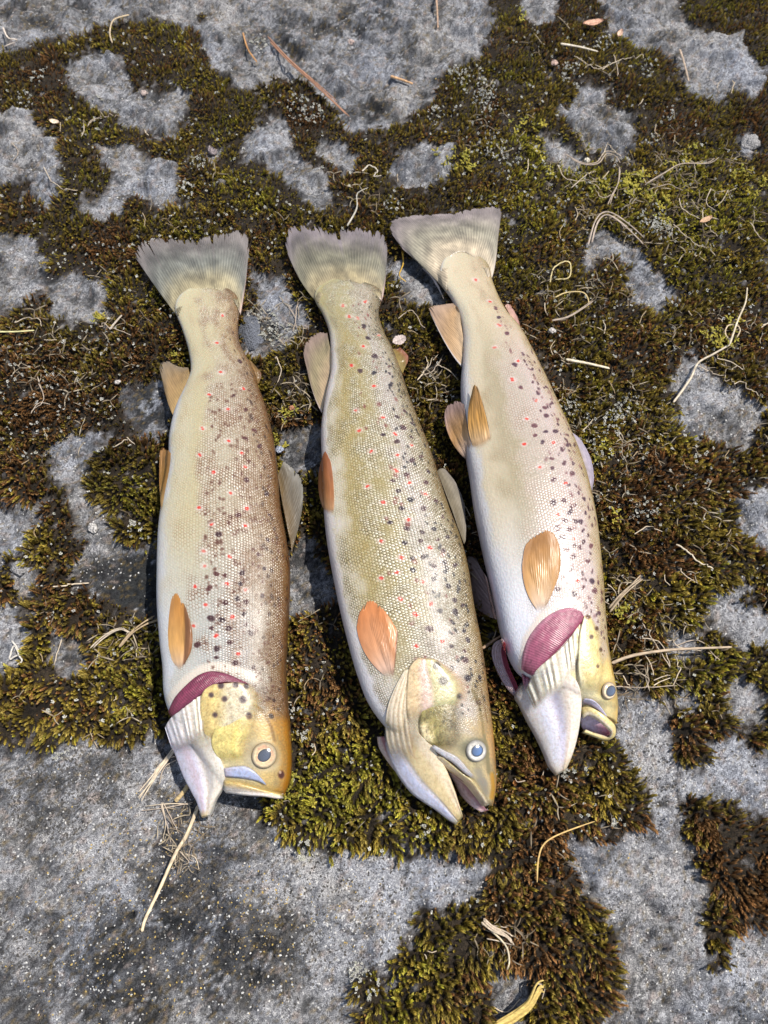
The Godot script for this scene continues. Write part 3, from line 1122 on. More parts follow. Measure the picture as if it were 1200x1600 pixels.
# colour with a little natural unevenness
func mottle(c: Color, t: float, q: float, seed_: float, amount := 0.10) -> Color:
	var k := 1.0 + amount * speck.get_noise_2d(t * 60.0 + seed_ * 31.0, q * 50.0) + amount * 0.8 * speck.get_noise_2d(t * 300.0 + seed_ * 17.0, q * 260.0)
	k *= 1.0 - 1.2 * amount * smoothstep(0.34, 0.5, speck.get_noise_2d(t * 520.0 + seed_ * 7.0, q * 420.0 + 90.0))
	return Color(c.r * k, c.g * k, c.b * k)


func spot(c: Color, x: float, y: float, spots: Array, dark: Color) -> Color:
	for s in spots:
		var d: float = Vector2(x - s[0], y - s[1]).length() / s[2]
		if d < 1.3:
			c = c.lerp(dark, 0.88 * (1.0 - smoothstep(0.5, 1.2, d)))
	return c


# the colour of a plate with spots given in the photograph's places
func spotted(rings: Array, t: float, q: float, c: Color, spots: Array, dark: Color) -> Color:
	var r := spline(rings, t)
	return spot(c, lerpf(r[0], r[2], q), lerpf(r[1], r[3], q), spots, dark)


var flesh: StandardMaterial3D
var finny: StandardMaterial3D
var gilly: StandardMaterial3D


func fish_materials() -> void:
	speck.seed = 9
	speck.frequency = 0.1
	speck.fractal_octaves = 3
	flesh = plain(0.36)
	flesh.albedo_color = Color(0.92, 0.92, 0.92)
	var fn := FastNoiseLite.new()
	fn.seed = 88
	fn.frequency = 0.035
	fn.fractal_octaves = 5
	fn.fractal_gain = 0.65
	var fr := Gradient.new()
	fr.offsets = PackedFloat32Array([0.2, 0.45, 0.7])
	fr.colors = PackedColorArray([Color(0.88, 0.84, 0.79), Color(0.965, 0.955, 0.94), Color(1, 1, 1)])
	var ft := NoiseTexture2D.new()
	ft.width = 512
	ft.height = 512
	ft.seamless = true
	ft.noise = fn
	ft.color_ramp = fr
	var fb := NoiseTexture2D.new()
	fb.width = 512
	fb.height = 512
	fb.seamless = true
	fb.noise = fn
	flesh.albedo_texture = ft
	flesh.heightmap_enabled = true
	flesh.heightmap_texture = fb
	flesh.heightmap_scale = 0.022
	flesh.uv1_triplanar = true
	flesh.uv1_scale = Vector3.ONE * 24.0
	flesh.transparency = BaseMaterial3D.TRANSPARENCY_ALPHA
	flesh.clearcoat_enabled = true
	flesh.clearcoat = 0.4
	flesh.clearcoat_roughness = 0.18
	flesh.subsurf_scatter_enabled = true
	flesh.subsurf_scatter_strength = 0.12
	finny = plain(0.45)
	finny.albedo_color = Color(0.88, 0.88, 0.88)
	finny.transparency = BaseMaterial3D.TRANSPARENCY_ALPHA
	finny.clearcoat_enabled = true
	finny.clearcoat = 0.3
	finny.clearcoat_roughness = 0.25
	finny.backlight_enabled = true
	finny.backlight = Color(0.45, 0.42, 0.38)
	gilly = plain(0.38)
	gilly.clearcoat_enabled = true
	gilly.clearcoat = 0.2


func spots_on(f: Trout, p: Paint, red: Array, dark: Array, dark_c: Color, mid_c: Color, halo: Color, seed_: int) -> void:
	var r := RandomNumberGenerator.new()
	r.seed = seed_
	for k in range(0, dark.size(), 2):
		var s := r.randf_range(2.8, 5.6)
		var c := dark_c.lerp(mid_c, r.randf() * 0.7)
		for m in 4:
			dab(f, p, dark[k] + r.randf_range(-2, 2), dark[k + 1] + r.randf_range(-2, 2), s * r.randf_range(0.55, 1.05), c, 0.8, 0.6)
	for k in range(0, red.size(), 2):
		var faint := r.randf()
		dab(f, p, red[k], red[k + 1], r.randf_range(6.5, 9.0), halo, 0.55, 0.7)
		for m in 3:
			dab(f, p, red[k] + r.randf_range(-1.6, 1.6), red[k + 1] + r.randf_range(-1.6, 1.6), r.randf_range(2.0, 3.4), srgb(212, 56, 40).lerp(srgb(206, 128, 112), faint * faint), 0.82, 0.7)


func scattered_spots(f: Trout, p: Paint, count: int, t0: float, t1: float, u0: float, u1: float, c: Color, size: float, strength: float, seed_: int) -> void:
	var r := RandomNumberGenerator.new()
	r.seed = seed_
	for k in count:
		var u := r.randf_range(u0, u1)
		var t := r.randf_range(t0, t1)
		var s := size * r.randf_range(0.6, 1.3)
		for m in 3:
			p.dab(u + r.randf_range(-0.008, 0.008), t + r.randf_range(-0.002, 0.002), 0.017 * s, 0.0052 * s, c, strength * r.randf_range(0.5, 1.0), 0.8)


func trout_one() -> void:
	fish_materials()
	var f := make_trout("leftmost trout, brown-backed with cream belly, dropped pale jaw and slightly open purple gill", [
		[303, 446, 346, 444, 0.5, 13.4], [281, 462, 369, 461, 2.4, 12.5], [274, 484, 374, 484, 5.5, 12], [285, 515, 372, 510, 7, 11], [295, 548, 376, 540, 9, 12.5], [299, 580, 394, 574, 10.5, 14], [291, 605, 404, 604, 12, 15.5],
		[275, 641, 416, 638, 14, 17.5], [266, 683, 427, 684, 16, 19.5], [264, 735, 434, 735, 18, 21.5], [255, 785, 438, 790, 19, 22.5], [249, 830, 447, 840, 20, 23.5],
		[247, 890, 453, 890, 20.5, 24], [247, 945, 452, 945, 20.5, 24], [251, 1000, 449, 1000, 20, 23.5], [256, 1045, 447, 1046, 19.5, 23], [258, 1085, 449, 1085, 19, 22],
		[268, 1118, 452, 1116, 18, 21], [292, 1155, 454, 1150, 16.5, 20], [320, 1194, 456, 1185, 14.5, 19], [340, 1222, 454, 1218, 11.5, 18], [352, 1238, 445, 1241, 6, 17]])
	var p := skin_paint({
		"tail": [[0.0, 208, 206, 200], [0.18, 208, 198, 160], [0.5, 203, 190, 148], [0.7, 184, 160, 112], [0.85, 150, 112, 62], [1.0, 116, 80, 40]],
		"trunk": [[0.0, 222, 226, 236], [0.12, 220, 219, 214], [0.22, 206, 197, 166], [0.36, 198, 186, 146], [0.48, 192, 180, 152], [0.62, 174, 156, 128], [0.72, 148, 122, 88], [0.82, 122, 86, 42], [0.92, 116, 72, 26], [1.0, 96, 60, 24]],
		"fore": [[0.0, 224, 230, 240], [0.16, 224, 226, 228], [0.28, 204, 203, 194], [0.45, 188, 190, 184], [0.6, 172, 166, 160], [0.72, 148, 132, 110], [0.80, 118, 86, 46], [0.92, 116, 72, 26], [1.0, 96, 60, 24]],
		"head": [[0.0, 220, 214, 220], [0.3, 218, 204, 160], [0.52, 206, 188, 140], [0.7, 192, 164, 104], [0.82, 170, 128, 58], [0.92, 152, 104, 36], [1.0, 126, 84, 28]],
		"net": [[0.0, 8, 10, 0], [0.18, 14, 30, 0], [0.34, 30, 60, 10], [0.46, 80, 90, 90], [0.7, 110, 80, 130], [0.82, 130, 50, 60], [1.0, 110, 30, 40]],
		"net_tint": srgb(106, 68, 38), "places": [0.24, 0.593, 0.82]}, 201)
	stroke(f, p, [262, 1096, 276, 1078, 292, 1062, 312, 1048, 334, 1041, 358, 1044, 384, 1054, 404, 1064], 10.0, srgb(226, 214, 196), 0.6, 0.7, 10)
	scattered_spots(f, p, 280, 0.3, 0.8, 0.44, 0.86, srgb(92, 56, 42), 0.6, 0.5, 5)
	scattered_spots(f, p, 130, 0.12, 0.82, 0.72, 0.98, srgb(62, 42, 30), 0.8, 0.5, 6)
	spots_on(f, p, [348, 492, 339, 535, 346, 582, 327, 616, 380, 607, 355, 639, 317, 669, 357, 689, 312, 711, 377, 707, 334, 738, 384, 729, 361, 770, 312, 794, 386, 794, 331, 819, 384, 821, 319, 862, 359, 870, 319, 884,
		355, 912, 305, 916, 384, 922, 322, 946, 363, 964, 303, 978, 337, 994, 372, 1021],
		[406, 697, 385, 750, 417, 772, 421, 804, 420, 844, 341, 836, 372, 805, 404, 866, 379, 895, 412, 889, 338, 897, 351, 899, 327, 919, 376, 912, 352, 942, 370, 935, 410, 930, 385, 941, 329, 967, 347, 970, 382, 960,
		357, 981, 330, 982, 385, 976, 392, 989, 308, 1008, 337, 1014, 359, 1005, 339, 1026, 367, 1036, 396, 1044, 375, 565, 365, 617, 385, 640, 405, 697, 382, 684, 397, 670],
		srgb(58, 40, 42), srgb(104, 56, 46), srgb(222, 210, 200), 1)
	# the head: crown, nostril, ring round the eye
	stroke(f, p, [452, 1122, 454, 1160, 452, 1200, 446, 1232], 9.0, srgb(158, 104, 22), 0.5, 0.9)
	dab(f, p, 413, 1183, 30, srgb(196, 184, 156), 0.8, 0.6)
	dab(f, p, 416, 1180, 22, srgb(128, 104, 62), 0.7, 0.5)
	dab(f, p, 424, 1119, 6, srgb(52, 34, 22), 0.9, 0.7)
	dab(f, p, 440, 1211, 7, srgb(72, 34, 22), 0.9, 0.6, -30)
	dab(f, p, 438, 1207, 3, srgb(225, 200, 170), 0.8, 0.6)
	stroke(f, p, [392, 1098, 412, 1112, 424, 1136, 430, 1160], 4.0, srgb(120, 86, 30), 0.4, 0.9)
	finish_body(f, p)

	var g := [[262, 1112, 267, 1121], [272, 1090, 288, 1106], [290, 1070, 310, 1090], [310, 1054, 328, 1076], [331, 1048, 346, 1068], [353, 1052, 364, 1067], [372, 1060, 380, 1068], [386, 1067, 389, 1069]]
	plate(f, "gills", g, 1.0, 2.0, func(t: float, q: float) -> Color:
		var s := 0.5 + 0.5 * sin(t * 330.0 + 3.0 * sin(q * 3.0) + 2.0 * speck.get_noise_2d(t * 60.0, q * 6.0))
		return mottle(srgb(100, 38, 60).lerp(srgb(134, 64, 84), s * 0.6 * smoothstep(0.1, 0.5, q)).lerp(srgb(84, 28, 52), smoothstep(0.7, 1.0, q)), t, q, 1.0, 0.2), func(t: float, q: float) -> float: return 0.10 * sin(t * 330.0 + 3.0 * sin(q * 3.0)) + 0.5 * pillow(t, q, 1.0) + 0.3 * speck.get_noise_2d(t * 50.0, q * 20.0), gilly, 220, 18)
	var op := [[333, 1069, 374, 1065], [318, 1078, 398, 1069], [312, 1094, 414, 1090], [312, 1118, 410, 1114], [317, 1144, 398, 1130], [330, 1172, 385, 1150]]
	var opspots := [[345, 1071, 6.0], [368, 1070, 5.5], [385, 1072, 5.0], [404, 1078, 5.0], [380, 1093, 6.8], [351, 1092, 5.5], [330, 1086, 5.0], [336, 1117, 5.0], [389, 1117, 5.0]]
	plate(f, "gill_cover", op, 1.7, 2.4, func(t: float, q: float) -> Color:
		var c := srgb(208, 184, 122).lerp(srgb(200, 190, 170), smoothstep(0.2, 0.5, q) * (1.0 - smoothstep(0.75, 0.95, q)) * 0.85)
		c = c.lerp(srgb(186, 146, 66), smoothstep(0.8, 1.0, q))
		c = c.lerp(srgb(156, 128, 70), (1.0 - smoothstep(0.0, 0.07, t)) * 0.7)
		return spotted(op, t, q, mottle(c, t, q, 2.0, 0.16), opspots, srgb(62, 46, 52)), func(t: float, q: float) -> float: return pillow(t, q, 1.0) - 0.25 * exp(-pow((q - 0.27) * 18.0, 2.0)), flesh, 60, 44, Vector4(0.0, 0.3, 0.0, 0.25))
	var fan := [[268, 1168, 257, 1136], [281, 1166, 266, 1121], [294, 1160, 284, 1106], [306, 1157, 301, 1092], [319, 1154, 317, 1082]]
	plate(f, "gill_rays", [[270, 1176, 257, 1136, 21, 21], [283, 1174, 266, 1121, 26, 27], [297, 1168, 284, 1106, 30.5, 33], [309, 1163, 301, 1092, 34, 36.5], [321, 1158, 317, 1082, 37, 38]], 0.0, 3.0, func(t: float, q: float) -> Color:
		var rib := 0.5 + 0.5 * cos(t * TAU * 8.0)
		return mottle(srgb(212, 196, 168).lerp(srgb(234, 226, 212), rib).lerp(srgb(214, 210, 224), 1.0 - t), t, q, 3.0, 0.08), func(t: float, q: float) -> float: return 0.55 * cos((t + 0.02 * sin(t * 23.0)) * TAU * 8.0 + 0.5 * q) * smoothstep(0.05, 0.5, q) * (0.7 + 0.3 * sin(t * 17.0)) + pillow(t, q, 1.6), flesh, 120, 40, Vector4(0.4, 0.0, 0.0, 0.12))
	var ch := [[362, 1111, 398, 1106], [342, 1123, 410, 1119], [330, 1143, 408, 1141], [328, 1165, 399, 1162], [338, 1184, 393, 1182], [350, 1197, 386, 1195]]
	plate(f, "cheek", ch, 1.9, 1.6, func(t: float, q: float) -> Color:
		var c := srgb(214, 194, 122).lerp(srgb(198, 172, 122), smoothstep(0.62, 0.85, q) * 0.9)
		c = c.lerp(srgb(206, 184, 138), (1.0 - smoothstep(0.12, 0.42, t)) * 0.85)
		c = c.lerp(srgb(190, 180, 96), smoothstep(0.42, 0.5, q) * (1.0 - smoothstep(0.5, 0.56, q)) * 0.35)
		return spotted(ch, t, q, mottle(c, t, q, 4.0, 0.16), [[389, 1119, 6.0]], srgb(104, 82, 70)), func(t: float, q: float) -> float: return pillow(t, q, 0.8), flesh, 60, 44, Vector4(0.05, 0.45, 0.06, 0.35))
	plate(f, "lower_jaw", [[259, 1141, 322, 1122, 18, 35], [266, 1162, 334, 1158, 16, 33], [274, 1184, 346, 1186, 16, 31], [285, 1213, 353, 1210, 16, 27], [297, 1236, 348, 1231, 16, 22], [306, 1252, 337, 1250, 16, 19], [311, 1266, 332, 1264, 15, 16], [315, 1278, 327, 1275, 13, 14]], 0.0, 4.5, func(t: float, q: float) -> Color:
		var c := srgb(210, 208, 226).lerp(srgb(216, 200, 214), smoothstep(0.1, 0.3, q) * (1.0 - smoothstep(0.3, 0.45, q)))
		c = c.lerp(srgb(224, 216, 206), smoothstep(0.5, 0.72, q))
		c = c.lerp(srgb(196, 182, 156), exp(-pow((q - 0.5 - 0.1 * t) * 14.0, 2.0)) * 0.5)
		c = c.lerp(srgb(214, 184, 120), smoothstep(0.82, 1.0, t) * (1.0 - smoothstep(0.4, 0.9, q)) * 0.9)
		return mottle(c, t, q, 5.0, 0.05), func(t: float, q: float) -> float: return pillow(t, q, 4.0) - 1.7 * exp(-pow((q - 0.52 - 0.1 * t) * 9.0, 2.0)) * sin(PI * t), flesh, 70, 50, Vector4(0.0, 0.0, 0.3, 0.0))
	plate(f, "jaw_membrane", [[346, 1199, 349, 1215], [364, 1196, 367, 1217], [383, 1195, 388, 1220], [400, 1206, 404, 1223], [417, 1226, 417, 1228]], 2.3, 1.5, func(t: float, q: float) -> Color:
		return mottle(srgb(164, 172, 204).lerp(srgb(200, 200, 220), smoothstep(0.5, 0.1, q) * 0.7).lerp(srgb(196, 170, 176), (1.0 - smoothstep(0.0, 0.3, t)) * 0.6), t, q, 6.0, 0.08), flat, flesh, 40, 14, Vector4(0.2, 0.2, 0.1, 0.1))
	plate(f, "upper_lip", [[344, 1214, 350, 1239], [362, 1213, 362, 1240], [385, 1219, 384, 1243], [412, 1229, 412, 1245], [430, 1234, 432, 1248], [441, 1238, 443, 1247]], 2.4, 4.0, func(t: float, q: float) -> Color:
		return mottle(srgb(206, 178, 112).lerp(srgb(226, 216, 210), smoothstep(0.35, 0.8, q)), t, q, 7.0, 0.12), func(t: float, q: float) -> float: return pillow(t, q, 2.0), flesh, 60, 20, Vector4(0.5, 0.0, 0.1, 0.12))
	eye(f, 413, 1180, 18.5, 9.2, 0.2, srgb(214, 190, 146), srgb(222, 168, 126), srgb(44, 54, 72))
	fin(f, "tail_fin", [[271, 486, 243, 448, 210, 400, 11, 11, 11], [277, 468, 247, 424, 219, 377, 12, 12, 11], [290, 455, 265, 412, 244, 371, 13, 13, 12], [303, 446, 283, 408, 264, 372, 14, 13, 12], [315, 443, 302, 408, 290, 374, 14, 13, 12],
		[330, 441, 327, 404, 321, 369, 14, 13.5, 13], [345, 443, 350, 402, 350, 361, 14, 13, 12], [360, 452, 371, 410, 382, 362, 13, 12, 11], [370, 465, 381, 430, 389, 384, 12, 11, 11], [377, 484, 382, 455, 386, 424, 11, 10, 10]],
		46.0, srgb(168, 156, 122), srgb(120, 121, 113), srgb(142, 134, 132), 0.18, finny, 3, srgb(200, 172, 166), 0.62)
	fin(f, "anal_fin", [[296, 582, 295, 578, 294, 574, 16, 15, 14], [294, 598, 284, 586, 278, 572, 15, 13, 12], [289, 616, 274, 592, 260, 563, 15, 12, 11], [281, 634, 262, 606, 249, 570, 15, 12, 10], [272, 652, 262, 628, 253, 592, 15, 12, 10]],
		20.0, srgb(180, 148, 94), srgb(158, 128, 84), srgb(142, 124, 100), 0.14, finny, 4)
	fin(f, "pelvic_fin", [[252, 800, 249, 750, 250, 704, 20, 16, 13], [256, 800, 253, 748, 255, 700, 22, 18, 14], [261, 794, 259, 748, 261, 701, 25, 22, 18], [267, 775, 267, 742, 267, 708, 27, 26, 24]],
		8.0, srgb(206, 170, 116), srgb(186, 136, 72), srgb(190, 140, 84), 0.05, finny, 5, srgb(220, 190, 150))
	fin(f, "pectoral_fin", [[277, 1044, 260, 1004, 262, 950, 33, 32.5, 33], [279, 1047, 267, 996, 268, 934, 34, 36, 37], [281, 1049, 276, 995, 276, 926, 35, 39, 41], [284, 1046, 287, 998, 286, 940, 37, 42, 44], [286, 1042, 296, 1006, 295, 962, 39, 45, 47], [287, 1036, 299, 1014, 300, 984, 40, 44, 46]],
		26.0, srgb(226, 190, 156), srgb(222, 166, 92), srgb(200, 138, 64), 0.06, finny, 6, srgb(142, 94, 62), 0.8, 0.60)
	fin(f, "dorsal_fin", [[456, 864, 458, 855, 460, 845, 23, 22, 21], [454, 850, 464, 830, 470, 806, 23, 21, 19], [451, 836, 465, 806, 474, 770, 22, 19, 17], [446, 812, 459, 778, 469, 744, 22, 18, 15], [440, 780, 450, 752, 456, 730, 21, 17, 15], [434, 742, 439, 730, 443, 720, 21, 19, 17]],
		24.0, srgb(104, 84, 52), srgb(98, 88, 72), srgb(140, 136, 128), 0.10, finny, 7, Color(-1, 0, 0), 0.7)
	fin(f, "adipose_fin", [[385, 560, 392, 564, 397, 570, 13, 13, 13], [396, 578, 402, 579, 407, 581, 14, 14, 14], [403, 600, 405, 596, 408, 590, 15, 14, 14]], 2.0, srgb(132, 96, 48), srgb(120, 92, 46), srgb(122, 84, 56), 0.0, finny, 8)


func trout_two() -> void:
	var f := make_trout("middle trout, olive scaled flank with black and red spots, gill shut, blue eye", [
		[520, 436, 562, 438, 0.5, 13.4], [497, 449, 591, 450, 2.4, 12.5], [492, 468, 597, 466, 5.5, 12], [504, 490, 592, 490, 7, 12], [514, 518, 600, 520, 9, 13], [517, 550, 614, 548, 11, 14.5], [517, 582, 627, 582, 12.5, 16],
		[508, 625, 639, 620, 14.5, 18], [502, 672, 656, 664, 16.5, 20], [503, 715, 673, 707, 18, 21.5], [505, 765, 687, 752, 19.5, 23], [507, 812, 703, 800, 20.5, 24],
		[512, 855, 719, 842, 21, 24.5], [522, 910, 732, 892, 21, 24.5], [533, 962, 740, 945, 20.5, 24], [545, 1010, 750, 995, 20, 23.5], [558, 1055, 757, 1040, 19, 22.5],
		[576, 1100, 762, 1082, 18, 21.5], [606, 1140, 767, 1118, 17, 20.5], [648, 1176, 771, 1154, 15, 19.5], [694, 1202, 774, 1192, 12.5, 18.5], [726, 1224, 775, 1226, 10, 17.5], [753, 1256, 770, 1259, 5.0, 17]])
	var p := skin_paint({
		"tail": [[0.0, 190, 180, 150], [0.2, 178, 166, 116], [0.45, 176, 164, 118], [0.65, 172, 154, 128], [0.82, 136, 116, 76], [1.0, 100, 80, 46]],
		"trunk": [[0.0, 222, 210, 206], [0.15, 224, 216, 208], [0.20, 214, 203, 176], [0.32, 176, 155, 92], [0.42, 168, 150, 92], [0.54, 174, 159, 116], [0.62, 186, 174, 164], [0.76, 150, 136, 102], [0.87, 134, 108, 58], [1.0, 112, 78, 40]],
		"fore": [[0.0, 224, 222, 226], [0.17, 230, 227, 228], [0.25, 220, 212, 202], [0.37, 192, 178, 140], [0.47, 188, 174, 142], [0.58, 210, 194, 186], [0.70, 196, 178, 162], [0.8, 172, 140, 86], [0.92, 172, 124, 66], [1.0, 140, 92, 50]],
		"head": [[0.0, 218, 212, 206], [0.3, 208, 192, 156], [0.55, 174, 160, 122], [0.74, 162, 142, 102], [0.88, 176, 136, 84], [1.0, 146, 104, 52]],
		"net": [[0.0, 0, 10, 0], [0.17, 8, 12, 0], [0.25, 70, 70, 30], [0.45, 90, 110, 60], [0.66, 100, 110, 70], [0.84, 120, 60, 60], [1.0, 100, 40, 40]],
		"net_tint": srgb(84, 70, 38), "places": [0.18, 0.69, 0.836]}, 202)
	scattered_spots(f, p, 60, 0.12, 0.78, 0.42, 0.75, srgb(120, 62, 56), 0.75, 0.42, 7)
	scattered_spots(f, p, 150, 0.12, 0.82, 0.62, 0.93, srgb(42, 38, 40), 0.62, 0.8, 17)
	scattered_spots(f, p, 50, 0.05, 0.8, 0.74, 0.95, srgb(60, 52, 34), 0.9, 0.55, 8)
	spots_on(f, p, [536, 477, 571, 471, 559, 497, 545, 494, 592, 523, 568, 541, 550, 571, 585, 603, 556, 641, 599, 651, 562, 672, 618, 678, 643, 696, 580, 705, 621, 711, 619, 735, 640, 754, 574, 760, 599, 785, 665, 771, 638, 812,
		595, 846, 672, 856, 627, 871, 595, 904, 662, 909, 621, 895, 626, 936, 673, 944, 649, 960, 650, 1009, 692, 1003],
		[569, 510, 575, 528, 585, 556, 609, 572, 585, 582, 562, 579, 608, 584, 611, 600, 627, 619, 633, 641, 644, 660, 643, 682, 631, 668, 620, 652, 620, 690, 599, 679, 658, 712, 643, 719, 644, 683, 669, 736, 644, 719, 636, 741, 614, 750,
		666, 754, 623, 768, 641, 781, 681, 784, 627, 795, 662, 794, 692, 807, 610, 816, 678, 827, 636, 827, 700, 839, 657, 845, 661, 831, 684, 843, 693, 861, 632, 849, 662, 870, 696, 878, 712, 883, 644, 872, 679, 885, 697, 894, 645, 891,
		701, 916, 679, 905, 678, 925, 710, 937, 688, 955, 723, 946, 711, 956, 707, 972, 671, 982, 725, 985, 732, 1000, 725, 1016, 727, 1031, 706, 1009],
		srgb(46, 42, 48), srgb(96, 58, 56), srgb(222, 206, 192), 2)
	dab(f, p, 750, 1059, 6, srgb(44, 34, 34), 0.9, 0.7)
	dab(f, p, 731, 1060, 7, srgb(50, 40, 44), 0.9, 0.6)
	dab(f, p, 748, 1098, 7, srgb(66, 46, 36), 0.8, 0.7)
	stroke(f, p, [752, 1075, 756, 1100, 762, 1130], 2.5, srgb(92, 62, 36), 0.25, 0.9)
	stroke(f, p, [738, 1078, 748, 1096, 754, 1128, 756, 1150], 4.0, srgb(120, 104, 62), 0.3, 0.9)
	dab(f, p, 744, 1172, 24, srgb(146, 140, 108), 0.8, 0.5)
	dab(f, p, 746, 1171, 20, srgb(84, 80, 62), 0.7, 0.5)
	stroke(f, p, [757, 1150, 762, 1180, 764, 1210], 4.0, srgb(128, 118, 84), 0.6, 0.8)
	dab(f, p, 754, 1222, 8, srgb(150, 144, 128), 0.8, 0.6)
	stroke(f, p, [746, 1204, 754, 1222, 760, 1244], 7.0, srgb(150, 142, 124), 0.5, 0.9, -16)
	stroke(f, p, [769, 1210, 771, 1232, 768, 1250], 5.0, srgb(176, 132, 50), 0.7, 0.8)
	finish_body(f, p)

	var op := [[653, 1027, 682, 1029], [638, 1045, 712, 1046], [634, 1078, 734, 1064], [634, 1110, 738, 1086], [642, 1136, 722, 1106]]
	var opspots := [[682, 1040, 7.0], [693, 1064, 8.5], [668, 1025, 4.0], [718, 1088, 5.5]]
	plate(f, "gill_cover", op, 1.6, 2.2, func(t: float, q: float) -> Color:
		var c := srgb(214, 188, 150).lerp(srgb(206, 180, 168), smoothstep(0.15, 0.3, q))
		c = c.lerp(srgb(190, 184, 142), smoothstep(0.36, 0.46, q))
		c = c.lerp(srgb(198, 160, 118), smoothstep(0.72, 0.9, q))
		c = c.lerp(srgb(150, 118, 78), (1.0 - smoothstep(0.0, 0.08, t)) * 0.8)
		return spotted(op, t, q, mottle(c, t, q, 8.0, 0.12), opspots, srgb(66, 58, 52)), func(t: float, q: float) -> float: return pillow(t, q, 1.5) - 0.25 * exp(-pow((q - 0.38) * 20.0, 2.0)), flesh, 60, 44, Vector4(0.0, 0.3, 0.0, 0.3))
	plate(f, "gill_rays", [[632, 1046, 644, 1043, 34, 38], [614, 1080, 642, 1078, 29, 38.5], [604, 1110, 640, 1112, 25, 38], [602, 1140, 644, 1144, 23, 36], [607, 1170, 650, 1172, 21, 33], [622, 1202, 658, 1196, 19, 29]], 0.0, 3.0, func(t: float, q: float) -> Color:
		var rib := 0.5 + 0.5 * cos(q * TAU * 5.0)
		return mottle(srgb(206, 182, 146).lerp(srgb(222, 204, 176), smoothstep(0.0, 0.45, rib)).lerp(srgb(206, 200, 196), (1.0 - q) * 0.35), t, q, 9.0, 0.08), func(t: float, q: float) -> float: return 0.26 * cos((q + 0.02 * sin(t * 5.0)) * TAU * 5.0) * sin(PI * clampf(t * 1.1, 0.0, 1.0)) + pillow(t, q, 1.2), flesh, 60, 60, Vector4(0.0, 0.25, 0.0, 0.35))
	var ch := [[674, 1088, 712, 1085], [657, 1104, 726, 1099], [652, 1128, 733, 1122], [656, 1150, 730, 1146], [670, 1164, 722, 1164], [690, 1175, 715, 1176]]
	plate(f, "cheek", ch, 1.6, 1.4, func(t: float, q: float) -> Color:
		var c := srgb(142, 130, 80).lerp(srgb(128, 116, 92), smoothstep(0.3, 0.7, q) * 0.8)
		c = c.lerp(srgb(224, 204, 162), (1.0 - smoothstep(0.16, 0.34, q + 0.10 * speck.get_noise_2d(t * 90.0, q * 90.0))) * smoothstep(0.35, 0.5, t) * (1.0 - smoothstep(0.66, 0.8, t)))
		c = c.lerp(srgb(170, 140, 70), smoothstep(0.75, 0.95, t) * 0.5)
		c = c.lerp(srgb(128, 116, 70), exp(-pow((t - 0.06) * 18.0, 2.0)) * 0.5)
		return spotted(ch, t, q, mottle(c, t, q, 10.0, 0.30), [[718, 1090, 5.5], [684, 1093, 6.0]], srgb(74, 64, 62)), func(t: float, q: float) -> float: return pillow(t, q, 0.7), flesh, 60, 44, Vector4(0.08, 0.45, 0.1, 0.35))
	plate(f, "far_gill_edge", [[589, 1151, 600, 1150, 13, 17], [592, 1168, 610, 1172, 12, 17], [604, 1188, 618, 1192, 12, 16], [618, 1206, 626, 1208, 12, 14]], 0.0, 2.0, func(t: float, q: float) -> Color:
		return mottle(srgb(198, 176, 172).lerp(srgb(140, 92, 104), smoothstep(0.35, 0.7, q)), t, q, 11.0), flat, flesh, 30, 16)
	plate(f, "lower_jaw", [[601, 1132, 646, 1106, 20, 37], [602, 1166, 654, 1142, 17, 35], [618, 1205, 676, 1164, 16, 32], [640, 1236, 690, 1186, 15, 29], [660, 1252, 701, 1208, 15, 25.5], [680, 1265, 711, 1234, 14, 22], [698, 1279, 718, 1256, 13, 19], [713, 1289, 724, 1276, 12, 14.5]], 0.0, 4.5, func(t: float, q: float) -> Color:
		var c := srgb(206, 204, 220).lerp(srgb(196, 200, 226), exp(-pow((q - 0.2) * 9.0, 2.0)))
		c = c.lerp(srgb(216, 196, 152), smoothstep(0.30, 0.42, q))
		c = c.lerp(srgb(222, 206, 182), smoothstep(0.6, 0.8, q) * (1.0 - smoothstep(0.0, 0.7, t) * 0.3))
		c = c.lerp(srgb(150, 138, 92), smoothstep(0.86, 0.98, t) * 0.6)
		c = c.lerp(srgb(170, 158, 150), exp(-pow((q - 0.30) * 40.0, 2.0)) * 0.5)
		return mottle(c, t, q, 12.0, 0.06), func(t: float, q: float) -> float: return pillow(t, q, 3.4) - 0.5 * exp(-pow((q - 0.33) * 22.0, 2.0)) + 0.9 * exp(-pow((q - 0.93) * 16.0, 2.0)) * smoothstep(0.5, 0.7, t), flesh, 70, 50, Vector4(0.0, 0.0, 0.3, 0.0))
	plate(f, "mouth_lining", [[700, 1206, 716, 1212, 21, 24], [710, 1222, 734, 1228, 16, 21], [720, 1242, 750, 1248, 12.5, 17.5], [736, 1259, 758, 1262, 12.5, 15], [752, 1269, 764, 1266, 13.5, 14.5]], 0.0, 2.0, func(t: float, q: float) -> Color:
		return mottle(srgb(196, 168, 172).lerp(srgb(150, 104, 116), smoothstep(0.35, 0.8, q)), t, q, 13.0, 0.12), flat, flesh, 30, 16)
